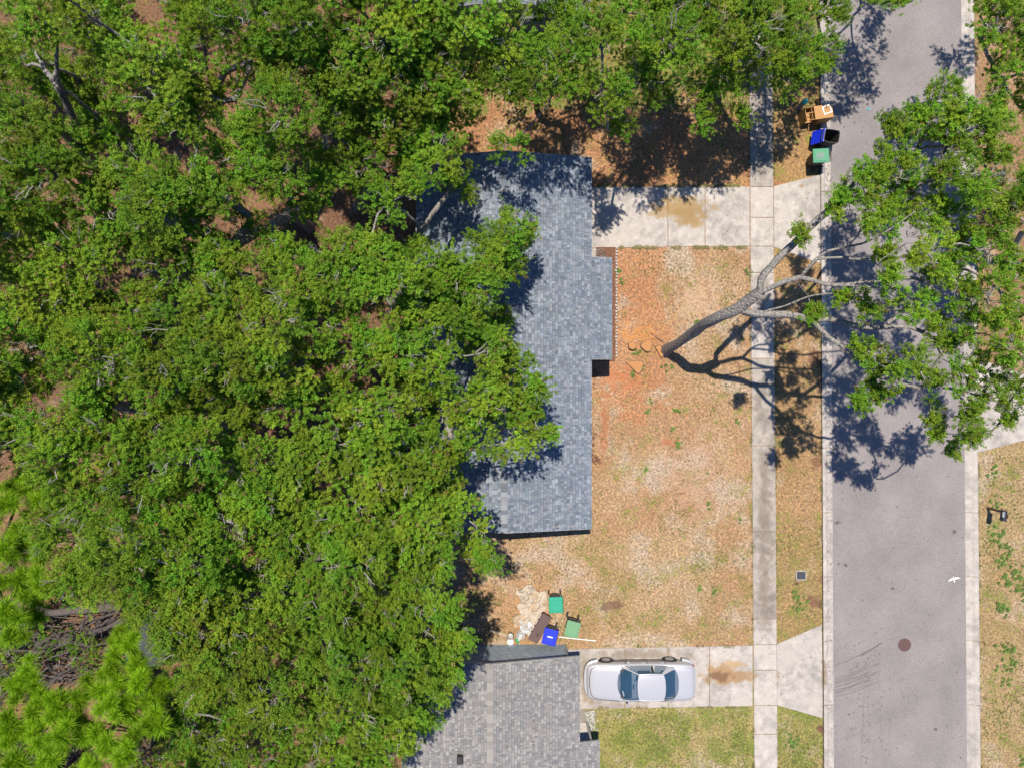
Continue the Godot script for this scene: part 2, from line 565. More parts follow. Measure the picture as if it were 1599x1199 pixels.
func streak(im: Image, a: Vector2, b: Vector2, c: Vector2, col: Color, strength: float, r: RandomNumberGenerator) -> void:
	for k in 260:
		var t := k / 259.0
		var q := a.lerp(b, t).lerp(b.lerp(c, t), t)
		var p := P(q.x, q.y)
		var i := int((p.x - ROAD_FROM.x) / ROAD_SIZE.x * im.get_width() + r.randfn(0, 0.35))
		var j := int((p.z - ROAD_FROM.y) / ROAD_SIZE.y * im.get_height() + r.randfn(0, 0.35))
		if i >= 0 and j >= 0 and i < im.get_width() and j < im.get_height() and r.randf() < 0.8:
			im.set_pixel(i, j, im.get_pixel(i, j).lerp(col * 0.78, strength))

func map_material(called: String, tex: Texture2D, rough: float, bump: Texture2D, bump_scale: float) -> StandardMaterial3D:
	var m := StandardMaterial3D.new()
	m.resource_name = called
	m.albedo_texture = tex
	m.roughness = rough
	m.vertex_color_use_as_albedo = true
	if bump:
		m.normal_enabled = true
		m.normal_texture = bump
		m.normal_scale = bump_scale
	M[called] = m
	return m

# ---------------------------------------------------------------- setting: ground, road, paving
func pave(called: String, pts: Array, y1: float, tint: float, parent: Node3D, bevel := 0.012) -> MeshInstance3D:
	# a slab with eased edges; pts in photo pixels on the ground
	var mb := MB.new()
	mb.uv_from = CONC_FROM
	mb.uv_size = CONC_SIZE
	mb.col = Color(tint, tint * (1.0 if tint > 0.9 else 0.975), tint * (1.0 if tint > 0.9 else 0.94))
	var q := []
	for p in pts:
		var w := P(p[0], p[1])
		q.append(Vector2(w.x, w.z))
	mb.prism(q, -0.12, y1, bevel)
	return part(called, mb, M.concrete, parent)

func build_ground() -> void:
	var bump := normal_tex(77, 0.12, 14.0, 512)
	var gm := map_material("ground_soil", ground_image(), 0.95, bump, 0.9)
	map_material("concrete", concrete_image(), 0.85, null, 0.0)
	map_material("asphalt", asphalt_image(), 0.9, null, 0.0)
	gm.normal_texture = null
	gm.normal_enabled = false
	var g := structure("ground", "sandy tan and orange soil with sparse dry grass")
	var mb := MB.new()
	for cj in range(-3, 4):                       # cells of 64 m x 48 m, the map mirrored from cell to cell
		for ci in range(-3, 4):
			var x0 := -32.0 + ci * 64.0
			var z0 := -24.0 + cj * 48.0
			var b := mb.v.size()
			for e in [[0, 0], [1, 0], [1, 1], [0, 1]]:
				mb.vert(Vector3(x0 + e[0] * 64.0, 0, z0 + e[1] * 48.0), Vector3.UP)
				mb.uv[mb.v.size() - 1] = Vector2(1 - e[0] if ci % 2 else e[0], 1 - e[1] if cj % 2 else e[1])
			mb.face(b, b + 1, b + 2, Vector3.UP)
			mb.face(b, b + 2, b + 3, Vector3.UP)
	part("soil", mb, gm, g)

	# road: a slightly crowned sheet
	var road := structure("road", "pale grey worn asphalt street")
	mb = MB.new()
	mb.uv_from = ROAD_FROM
	mb.uv_size = ROAD_SIZE
	var rows := []
	for z in [-72.0, -24.0, -12.0, 0.0, 12.0, 24.0, 72.0]:
		var row := []
		var yy: float = z * FOCAL / CAM_H + 599.5
		for k in 7:
			var t := k / 6.0
			var xl := P(1297.5 + (yy - 280) * 0.0055, 0).x - 0.03
			var xr := P(1501.6 + yy * 0.0075, 0).x + 0.03
			row.append(Vector3(lerpf(xl, xr, t), 0.012 + 0.05 * (1.0 - pow(2.0 * t - 1.0, 2.0)), z))
		rows.append(row)
	mb.grid(rows, Vector3.UP)
	part("asphalt_sheet", mb, M.asphalt, road)

	# kerbs: gutter pan and a rolled edge, cast in lengths
	for side in 2:
		var kerb := structure("kerb")
		var y := -700.0
		var k := 0
		while y < 1900.0:
			var y2 := y + 100.0
			var seg := MB.new()
			seg.uv_from = CONC_FROM
			seg.uv_size = CONC_SIZE
			var tt := 0.93 + 0.1 * fmod(k * 0.618, 1.0)
			seg.col = Color(tt, tt, tt)
			var q := []
			for yy in [y + 0.35, y2 - 0.35]:
				var a: float
				var b: float
				if side == 0:
					a = P(1281.0 + (yy - 280) * 0.0055, 0).x     # outer
					b = P(1297.5 + (yy - 280) * 0.0055, 0).x     # at the asphalt
				else:
					a = P(1520.5 + yy * 0.0085, 0).x
					b = P(1501.6 + yy * 0.0075, 0).x
				var z := P(0, yy).z
				var prof := [[0.0, -0.08], [0.0, 0.075], [0.06, 0.098], [0.24, 0.10], [0.36, 0.085], [0.46, 0.035], [0.54, 0.022], [1.0, 0.016], [1.0, -0.08]]
				var row := []
				for p in prof:
					row.append(Vector3(lerpf(a, b, p[0]), p[1], z))
				q.append(row)
			seg.grid(q, Vector3.UP)
			part("kerb_length", seg, M.concrete, kerb)
			y = y2
			k += 1

	# pavement slabs
	var walk := structure("pavement", "concrete pavement of single slabs")
	var joints := [-620.0, -480.0, -340.0, -200.0, -60.0, 75.0, 150.0, 292.0, 340.0, 385.0, 426.0, 560.0, 600.0, 696.0, 830.0, 966.0, 1006.0, 1046.0, 1101.0, 1146.0, 1200.0, 1340.0, 1480.0, 1620.0, 1760.0]
	for k in joints.size() - 1:
		var a: float = joints[k] + 0.4
		var b: float = joints[k + 1] - 0.4
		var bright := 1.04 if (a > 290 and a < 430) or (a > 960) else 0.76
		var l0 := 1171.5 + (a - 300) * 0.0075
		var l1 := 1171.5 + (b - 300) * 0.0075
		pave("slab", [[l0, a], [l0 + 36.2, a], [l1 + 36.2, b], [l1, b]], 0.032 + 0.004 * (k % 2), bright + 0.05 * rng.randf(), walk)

	# driveways and their aprons
	var d1 := structure("driveway", "pale concrete driveway with a wide tan stain")
	var top := [292.0, 292.0, 291.5, 291.0]
	for k in 3:
		var xs := [891.0, 1043.0, 1101.0, 1171.0]
		if k == 0:
			pave("slab", [[xs[0], 292.6], [xs[1] - 0.4, 292.2], [xs[1] - 0.4, 386], [xs[0], 388]], 0.030, 0.97, d1)
		else:
			pave("slab", [[xs[k] + 0.4, 292.2], [xs[k + 1] - 0.4, 291.6], [xs[k + 1] - 0.4, 384.2], [xs[k] + 0.4, 385.6]], 0.030 + 0.003 * k, 0.98, d1)
	pave("slab", [[918, 388.6], [946, 388.4], [946, 404], [918, 404]], 0.05, 1.1, d1)
	pave("apron", [[1208.6, 291], [1281.3, 273], [1282.0, 412], [1208.9, 386]], 0.028, 1.0, d1)
	var d2 := structure("driveway", "weathered concrete driveway under the silver car")
	var xs2 := [880.0, 976.0, 1044.0, 1108.0, 1175.8]
	for k in 4:
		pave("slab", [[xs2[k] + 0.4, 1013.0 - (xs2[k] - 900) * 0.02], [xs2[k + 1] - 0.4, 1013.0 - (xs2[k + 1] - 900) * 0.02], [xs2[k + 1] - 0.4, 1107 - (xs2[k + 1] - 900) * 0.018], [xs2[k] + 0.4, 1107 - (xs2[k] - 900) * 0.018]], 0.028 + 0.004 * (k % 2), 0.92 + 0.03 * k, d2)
	pave("apron", [[1213.4, 1005.5], [1283.8, 975], [1285, 1121], [1213.8, 1101]], 0.028, 0.95, d2)
	pave("walk_slab", [[880, 1108], [914, 1108], [916, 1162], [880, 1162]], 0.03, 0.62, d2)
	var d3 := structure("driveway", "pale driveway apron across the street")
	pave("apron", [[1524.5, 560], [1620, 590], [1620, 682], [1526, 707]], 0.03, 1.02, d3)
	pave("slab", [[1620.8, 590], [1760, 590], [1760, 682], [1620.8, 682]], 0.03, 1.0, d3)

	# scattered growth and litter lying on the soil
	scatter_ground()

func on_soil(px: float, py: float) -> bool:
	if px > 1168 and px < 1212:
		return false
	if px > 1278 and px < 1534:
		return false
	if px > 885 and px < 1290 and py > 286 and py < 392:
		return false
	if px > 800 and px < 1290 and py > 1003 and py < 1112:
		return false
	if px > 1205 and px < 1290 and ((py > 268 and py < 415) or (py > 970 and py < 1125)):
		return false
	if px > 1520 and py > 550 and py < 712:
		return false
	if px > 680 and px < 910 and py > 270 and py < 800:       # under the house
		return false
	if px > 650 and px < 930 and py > 1000:
		return false
	return true

func multi(called: String, m: Mesh, xf: Array, cols: Array, parent: Node3D) -> MultiMeshInstance3D:
	var mm := MultiMesh.new()
	mm.transform_format = MultiMesh.TRANSFORM_3D
	mm.use_colors = true
	mm.mesh = m
	mm.instance_count = xf.size()
	var buf := PackedFloat32Array()
	buf.resize(xf.size() * 16)
	for k in xf.size():
		var t: Transform3D = xf[k]
		var c: Color = cols[k]
		var b := k * 16
		buf[b] = t.basis.x.x; buf[b + 1] = t.basis.y.x; buf[b + 2] = t.basis.z.x; buf[b + 3] = t.origin.x
		buf[b + 4] = t.basis.x.y; buf[b + 5] = t.basis.y.y; buf[b + 6] = t.basis.z.y; buf[b + 7] = t.origin.y
		buf[b + 8] = t.basis.x.z; buf[b + 9] = t.basis.y.z; buf[b + 10] = t.basis.z.z; buf[b + 11] = t.origin.z
		buf[b + 12] = c.r; buf[b + 13] = c.g; buf[b + 14] = c.b; buf[b + 15] = 1.0
	mm.buffer = buf
	var o := MultiMeshInstance3D.new()
	o.name = called
	o.multimesh = mm
	parent.add_child(o, true)
	return o

func stuff(called: String, label: String, category: String, m: Mesh, xf: Array, cols: Array) -> void:
	var o := multi(numbered(called), m, xf, cols, self)
	o.set_meta("kind", "stuff")
	o.set_meta("label", label)
	o.set_meta("category", category)

func tuft_mesh(blades: int, height: float, spread: float, width: float, material: Material, seed_: int) -> ArrayMesh:
	var r := RandomNumberGenerator.new()
	r.seed = seed_
	var mb := MB.new()
	for k in blades:
		var a := r.randf() * TAU
		var d := Vector3(cos(a), 0, sin(a))
		var s := Vector3(-d.z, 0, d.x) * width * r.randf_range(0.6, 1.1)
		var root := d * spread * 0.25 * r.randf()
		var tip := d * spread * r.randf_range(0.5, 1.0) + Vector3.UP * height * r.randf_range(0.4, 1.0)
		var mid := root.lerp(tip, 0.5) + Vector3.UP * height * 0.25
		var g := r.randf_range(0.75, 1.1)
		mb.col = Color(g, g, g)
		mb.poly([root - s * 0.5, root + s * 0.5, mid + s, mid - s], Vector3.UP)
		mb.poly([mid - s, mid + s, tip], Vector3.UP)
	return mb.mesh(material)

func scatter_ground() -> void:
	var dense := FastNoiseLite.new()
	dense.seed = 105
	dense.frequency = 0.35
	dense.fractal_octaves = 3
	var dry_xf := []
	var dry_c := []
	var green_xf := []
	var green_c := []
	var leaf_xf := []
	var leaf_c := []
	var weed_xf := []
	var weed_c := []
	for k in 90000:
		var px := rng.randf_range(690, 1640)
		var py := rng.randf_range(150, 1240)
		if not on_soil(px, py):
			continue
		var p := P(px, py)
		var nz := dense.get_noise_2d(p.x, p.z) + 0.35 * rng.randfn(0, 0.5)
		var lush := 0.0
		if px < 1290 and py > 1105:
			lush = 0.42
		elif px > 1525:
			lush = 0.12
		elif px > 1205 and py > 820:
			lush = 0.14
		elif py > 820:
			lush = 0.02
		elif py < 175:
			lush = 0.4
		else:
			lush = -0.20
		var t := Transform3D(Basis(Vector3.UP, rng.randf() * TAU).scaled(Vector3.ONE * rng.randf_range(0.4, 0.9)), p)
		if nz + lush > 0.34:
			green_xf.append(t)
			var g := rng.randf_range(0.6, 1.25)
			green_c.append(Color(0.100 * g * rng.randf_range(0.8, 1.5), 0.125 * g, 0.026 * g))
		elif rng.randf() < 0.62 and nz + lush > -0.35:
			dry_xf.append(t)
			var g := rng.randf_range(0.65, 1.3)
			dry_c.append(Color(0.265 * g, 0.180 * g, 0.095 * g))
		if rng.randf() < 0.035:
			leaf_xf.append(Transform3D(Basis.from_euler(Vector3(rng.randfn(0, 0.25), rng.randf() * TAU, rng.randfn(0, 0.25))).scaled(Vector3.ONE * rng.randf_range(0.6, 1.3)), p + Vector3.UP * 0.012))
			var g := rng.randf_range(0.5, 1.3)
			leaf_c.append(Color(0.26 * g, 0.16 * g, 0.09 * g) if rng.randf() < 0.7 else Color(0.40 * g, 0.34 * g, 0.28 * g))
	# grass creeping over the edges of the paving
	var edges := []
	for q in 5200:
		var y := rng.randf_range(130, 1230)
		match rng.randi() % 7:
			0: edges.append([1171.0 + (y - 300) * 0.0075, y])
			1: edges.append([1208.2 + (y - 300) * 0.0075, y])
			2: edges.append([1280.6 + (y - 280) * 0.0055, y])
			3: edges.append([1521.5 + y * 0.0085, y])
			4: edges.append([rng.randf_range(960, 1170), 386.5])
			5: edges.append([rng.randf_range(930, 1172), 291.0])
			6: edges.append([rng.randf_range(915, 1172), 1009.0 if rng.randf() < 0.4 else 1104.5])
	for e in edges:
		if (e[0] > 1165 and e[0] < 1290 and ((e[1] > 275 and e[1] < 405) or (e[1] > 985 and e[1] < 1115))) or (e[0] > 1500 and e[1] > 550 and e[1] < 710):
			continue
		if dense.get_noise_2d(e[0] * 0.09, e[1] * 0.09) < -0.02:
			continue
		var p := P(e[0] + rng.randfn(0, 0.9), e[1] + rng.randfn(0, 0.9))
		var t := Transform3D(Basis(Vector3.UP, rng.randf() * TAU).scaled(Vector3.ONE * rng.randf_range(0.7, 1.3)), p)
		var g := rng.randf_range(0.6, 1.4)
		if rng.randf() < 0.45:
			green_xf.append(t)
			green_c.append(Color(0.12 * g, 0.125 * g, 0.03 * g))
		else:
			dry_xf.append(t)
			dry_c.append(Color(0.265 * g, 0.190 * g, 0.10 * g))
	stuff("dry_grass", "thin dry tan grass on the lawns", "grass", tuft_mesh(7, 0.05, 0.075, 0.008, M.grass_blade, 1), dry_xf, dry_c)
	stuff("green_grass", "patchy green grass on the lawns", "grass", tuft_mesh(9, 0.06, 0.085, 0.010, M.grass_blade, 2), green_xf, green_c)
	# litter under the grove and round the lots
	for k in 26000:
		var px := rng.randf_range(-200, 1170)
		var py := rng.randf_range(-60, 1300)
		if px > 930 and py > 300:
			continue
		if not on_soil(px, py):
			continue
		leaf_xf.append(Transform3D(Basis.from_euler(Vector3(rng.randfn(0, 0.3), rng.randf() * TAU, rng.randfn(0, 0.3))).scaled(Vector3.ONE * rng.randf_range(0.7, 1.6)), P(px, py) + Vector3.UP * 0.012))
		var g := rng.randf_range(0.45, 1.3)
		leaf_c.append(Color(0.22 * g, 0.125 * g, 0.07 * g))
	for k in 900:                         # blown against the kerb, over the street and the drives
		var px := 1290.0 + absf(rng.randfn(0, 5))
		var py := rng.randf_range(-40, 1240)
		if k % 4 == 0:
			px = rng.randf_range(1300, 1505)
		elif k % 9 == 0:
			px = rng.randf_range(935, 1280)
			py = rng.randf_range(296, 382) if rng.randf() < 0.5 else rng.randf_range(1016, 1100)
		leaf_xf.append(Transform3D(Basis.from_euler(Vector3(rng.randfn(0, 0.15), rng.randf() * TAU, rng.randfn(0, 0.15))).scaled(Vector3.ONE * rng.randf_range(0.5, 1.0)), P(px, py) + Vector3.UP * (0.07 if px > 1300 else 0.045)))
		var g := rng.randf_range(0.4, 1.2)
		leaf_c.append(Color(0.20 * g, 0.13 * g, 0.07 * g))
	var mb := MB.new()
	mb.poly([Vector3(-0.05, 0, 0), Vector3(0, 0.012, -0.02), Vector3(0.055, 0.004, 0), Vector3(0, 0.012, 0.02)], Vector3.UP)
	stuff("fallen_leaves", "brown fallen leaves lying on the soil", "leaves", mb.mesh(M.litter), leaf_xf, leaf_c)
	# single broad-leaved weeds
	for w in [[1088, 502], [1037, 573], [1053, 573], [988, 582], [995, 548], [991, 552], [1005, 572], [1015, 627], [1008, 643], [1056, 642], [1050, 670], [1058, 692], [1153, 657], [967, 420], [970, 440], [1170, 427], [1108, 794], [1158, 811], [1010, 733], [1057, 692],
			[1095, 918], [1112, 920], [1245, 930], [1250, 945], [1560, 832], [1553, 838], [1570, 855], [1572, 865], [1566, 880], [1585, 890], [1590, 895], [1568, 905], [1575, 915], [1590, 920], [1562, 945], [1570, 955], [1598, 925], [1570, 1010], [1585, 1012], [1568, 1040], [1580, 1036], [1574, 1070], [1596, 1190], [1553, 785], [1550, 735], [1241, 1155], [1236, 1165]]:
		var q := 3 if w[0] < 1200 else 9
		for e in q:
			var p := P(w[0] + rng.randfn(0, 1.2 + q * 0.5), w[1] + rng.randfn(0, 1.2 + q * 0.5))
			weed_xf.append(Transform3D(Basis(Vector3.UP, rng.randf() * TAU).scaled(Vector3.ONE * rng.randf_range(0.6, 1.1)), p))
			var g := rng.randf_range(0.8, 1.3)
			weed_c.append(Color(0.085 * g, 0.15 * g, 0.022 * g))
	stuff("weeds", "bright green weeds dotted over the soil", "weeds", tuft_mesh(12, 0.10, 0.14, 0.028, M.grass_blade, 3), weed_xf, weed_c)

# ---------------------------------------------------------------- buildings
func shingles(called: String, ridge_x: float, eave_x: float, ridge_y: float, eave_y: float, z0: float, z1: float, tones: Array, parent: Node3D, r: RandomNumberGenerator) -> void:
	# overlapping courses of laminated tabs from eave to ridge, each tab a thin tilted plate with a butt edge
	var mb := MB.new()
	var run := Vector3(eave_x - ridge_x, eave_y - ridge_y, 0)
	var length := run.length()
	var down := run / length
	var up := Vector3(-down.y, down.x, 0) if down.x > 0 else Vector3(down.y, -down.x, 0)
	if up.y < 0:
		up = -up
	var expo := 0.132
	var n := int(ceil(length / expo))
	for k in n:
		var d0 := k * expo
		var d1 := minf(d0 + expo, length)
		var z := z0 - r.randf() * 0.3
		while z < z1:
			var w := [0.06, 0.08, 0.10, 0.12, 0.15, 0.19][r.randi() % 6] as float
			var a := maxf(z, z0)
			var b := minf(z + w, z1)
			z += w
			if b - a < 0.01:
				continue
			var th := 0.017 if r.randf() < 0.55 else 0.008
			var c: Color = tones[r.randi() % tones.size()]
			var f := r.randf_range(0.9, 1.1)
			mb.col = Color(lerpf(c.r, tones[0].r, 0.24) * f * 0.96, lerpf(c.g, tones[0].g, 0.24) * f, lerpf(c.b, tones[0].b, 0.24) * f * 1.03) * 0.88
			var p0 := Vector3(ridge_x, ridge_y, 0) + down * d0 + up * 0.004
			var p1 := Vector3(ridge_x, ridge_y, 0) + down * d1 + up * th
			var p2 := Vector3(ridge_x, ridge_y, 0) + down * d1
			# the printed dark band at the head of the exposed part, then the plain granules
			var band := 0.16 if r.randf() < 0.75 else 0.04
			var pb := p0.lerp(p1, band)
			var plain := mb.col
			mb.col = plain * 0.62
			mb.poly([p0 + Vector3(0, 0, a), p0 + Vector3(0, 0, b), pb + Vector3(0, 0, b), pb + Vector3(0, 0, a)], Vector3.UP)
			mb.col = plain
			var e := b - 0.010 if r.randf() < 0.6 else b
			mb.poly([pb + Vector3(0, 0, a), pb + Vector3(0, 0, e), p1 + Vector3(0, 0, e), p1 + Vector3(0, 0, a)], Vector3.UP)
			mb.poly([p1 + Vector3(0, 0, a), p1 + Vector3(0, 0, b), p2 + Vector3(0, 0, b), p2 + Vector3(0, 0, a)], down)
	var o := part(called, mb, M.shingle, parent)
	o.set_meta("kind", "stuff")

func gable_roof(house: Node3D, ridge_x: float, ex0: float, ex1: float, ridge_y: float, eave_y: float, z0: float, z1: float, tones: Array, r: RandomNumberGenerator, porch: Array) -> void:
	# porch: [x1, y, z0, z1] where the right-hand slope runs on
	var roof := Node3D.new()
	roof.name = "roof"
	house.add_child(roof)
	var th := 0.15
	var deck := MB.new()
	var pitch := (ridge_y - eave_y) / (ex1 - ridge_x)
	for s in [[ex0, ridge_y - pitch * (ridge_x - ex0), z0, z1], [ex1, eave_y, z0, z1]]:
		var e := Vector3(s[0], s[1], 0)
		var rg := Vector3(ridge_x, ridge_y, 0)
		var dn := Vector3(0, -th, 0)
		var q := [rg, e, e + dn, rg + dn]
		var A := Vector3(0, 0, s[2])
		var B := Vector3(0, 0, s[3])
		deck.poly([q[0] + A, q[1] + A, q[1] + B, q[0] + B], Vector3.UP)
		deck.poly([q[3] + A, q[2] + A, q[2] + B, q[3] + B], Vector3.DOWN)
	part("deck", deck, M.roof_deck, roof)
	var dx := (ex1 - ridge_x)
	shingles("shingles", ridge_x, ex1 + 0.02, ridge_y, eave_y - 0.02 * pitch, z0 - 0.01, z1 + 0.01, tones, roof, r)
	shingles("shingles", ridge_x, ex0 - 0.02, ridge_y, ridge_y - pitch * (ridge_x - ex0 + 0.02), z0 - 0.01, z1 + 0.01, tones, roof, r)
	# fascia along the eaves and rake boards along the gables
	var y0 := ridge_y - pitch * (ridge_x - ex0)
	bx("fascia", Vector3(ex0 - 0.012, y0 - 0.08, (z0 + z1) / 2), Vector3(0.022, 0.17, z1 - z0), M.white_trim, roof, 0.004)
	if porch.is_empty():
		bx("fascia", Vector3(ex1 + 0.012, eave_y - 0.09, (z0 + z1) / 2), Vector3(0.022, 0.16, z1 - z0), M.white_trim, roof, 0.004)
	else:
		for e in [[z0, porch[2]], [porch[3], z1]]:
			if e[1] - e[0] > 0.2:
				bx("fascia", Vector3(ex1 + 0.012, eave_y - 0.09, (e[0] + e[1]) / 2), Vector3(0.022, 0.16, e[1] - e[0]), M.white_trim, roof, 0.004)
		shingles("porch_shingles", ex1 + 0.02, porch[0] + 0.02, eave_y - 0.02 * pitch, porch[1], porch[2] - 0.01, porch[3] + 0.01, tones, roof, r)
		var pd := MB.new()
		var a := Vector3(ex1, eave_y, 0)
		var b := Vector3(porch[0], porch[1], 0)
		var A := Vector3(0, -0.004, porch[2])
		var B := Vector3(0, -0.004, porch[3])
		pd.poly([a + A, b + A, b + B, a + B], Vector3.UP)
		pd.poly([a + A + Vector3.DOWN * 0.14, b + A + Vector3.DOWN * 0.14, b + B + Vector3.DOWN * 0.14, a + B + Vector3.DOWN * 0.14], Vector3.DOWN)
		part("porch_deck", pd, M.roof_deck, roof)
		bx("fascia", Vector3(porch[0] + 0.012, porch[1] - 0.085, (porch[2] + porch[3]) / 2), Vector3(0.022, 0.16, porch[3] - porch[2]), M.white_trim, roof, 0.004)
		for z in [porch[2] - 0.013, porch[3] + 0.013]:
			var m := MB.new()
			var len2 := b - a
			m.box((a + b) / 2 + Vector3(0, -0.08, z), Vector3(len2.length(), 0.14, 0.02), Basis(Vector3(0, 0, 1), atan2(len2.y, len2.x)))
			part("rake_board", m, M.white_trim, roof)
	for z in [z0 - 0.013, z1 + 0.013]:
		for s in [[ex0, y0], [ex1, eave_y]]:
			var a := Vector3(ridge_x, ridge_y, z)
			var b := Vector3(s[0], s[1], z)
			var l := b - a
			var m := MB.new()
			m.box((a + b) / 2 + Vector3(0, -0.085, 0), Vector3(l.length(), 0.15, 0.02), Basis(Vector3(0, 0, 1), atan2(l.y, l.x)))
			part("rake_board", m, M.white_trim, roof)
	# ridge caps, one by one
	var z := z0
	var shared := {}
	var cap_no := 0
	while z < z1 - 0.05:
		var key := r.randi() % 5
		if not shared.has(key):
			var m := MB.new()
			var c: Color = tones[r.randi() % tones.size()]
			m.col = c * 0.8
			for s in [-1.0, 1.0]:
				m.poly([Vector3(0, 0.020, 0), Vector3(0, 0.028, 0.2), Vector3(s * 0.14, 0.028 - 0.14 * pitch, 0.2), Vector3(s * 0.14, 0.020 - 0.14 * pitch, 0)], Vector3.UP)
				m.poly([Vector3(0, 0.028, 0.2), Vector3(s * 0.14, 0.028 - 0.14 * pitch, 0.2), Vector3(s * 0.14, 0.01 - 0.14 * pitch, 0.2), Vector3(0, 0.01, 0.2)], Vector3.BACK)
			shared[key] = m.mesh(M.shingle)
		part_mesh("ridge_cap", shared[key], roof, Transform3D(Basis.IDENTITY, Vector3(ridge_x, ridge_y, z)))
		z += 0.19
		cap_no += 1

func window(at: Vector3, w: float, h: float, turn: float, parent: Node3D) -> void:
	# a framed window set proud of the wall; it looks along +x before the turn
	var f := Node3D.new()
	f.name = "window"
	parent.add_child(f, true)
	f.position = at
	f.rotation.y = turn
	var fr := MB.new()
	for s in [-1.0, 1.0]:
		fr.box(Vector3(0.02, s * (h / 2 - 0.03), 0), Vector3(0.06, 0.06, w), Basis.IDENTITY, 0.006)
		fr.box(Vector3(0.02, 0, s * (w / 2 - 0.03)), Vector3(0.058, h - 0.12, 0.06), Basis.IDENTITY, 0.006)
	fr.box(Vector3(0.018, 0, 0), Vector3(0.05, 0.045, w - 0.12))
	part("frame", fr, M.white_trim, f)
	bx("pane", Vector3(0.006, 0, 0), Vector3(0.008, h - 0.12, w - 0.12), M.window_glass, f)
	bx("sill", Vector3(0.05, -h / 2 - 0.025, 0), Vector3(0.12, 0.045, w + 0.1), M.white_trim, f, 0.008)

func gable_walls(house: Node3D, x0: float, x1: float, z0: float, z1: float, ridge_x: float, top: Callable, material: Material, skip_front := false) -> void:
	# four walls of thickness 0.15 under the roof; top(x) is the underside of the roof
	var t := 0.15
	for x in [x0, x1]:
		var s := 1.0 if x == x0 else -1.0
		var h: float = minf(top.call(x), top.call(x + s * t))
		bx("wall", Vector3(x + s * t / 2, h / 2, (z0 + z1) / 2), Vector3(t, h, z1 - z0), material, house)
	for z in [z0, z1]:
		var s := 1.0 if z == z0 else -1.0
		var m := MB.new()
		for zz in [z, z + s * t]:
			m.poly([Vector3(x0 + t, 0, zz), Vector3(x1 - t, 0, zz), Vector3(x1 - t, top.call(x1 - t), zz), Vector3(ridge_x, top.call(ridge_x), zz), Vector3(x0 + t, top.call(x0 + t), zz)], Vector3(0, 0, -s if zz == z else s))
		part("gable_wall", m, material, house)

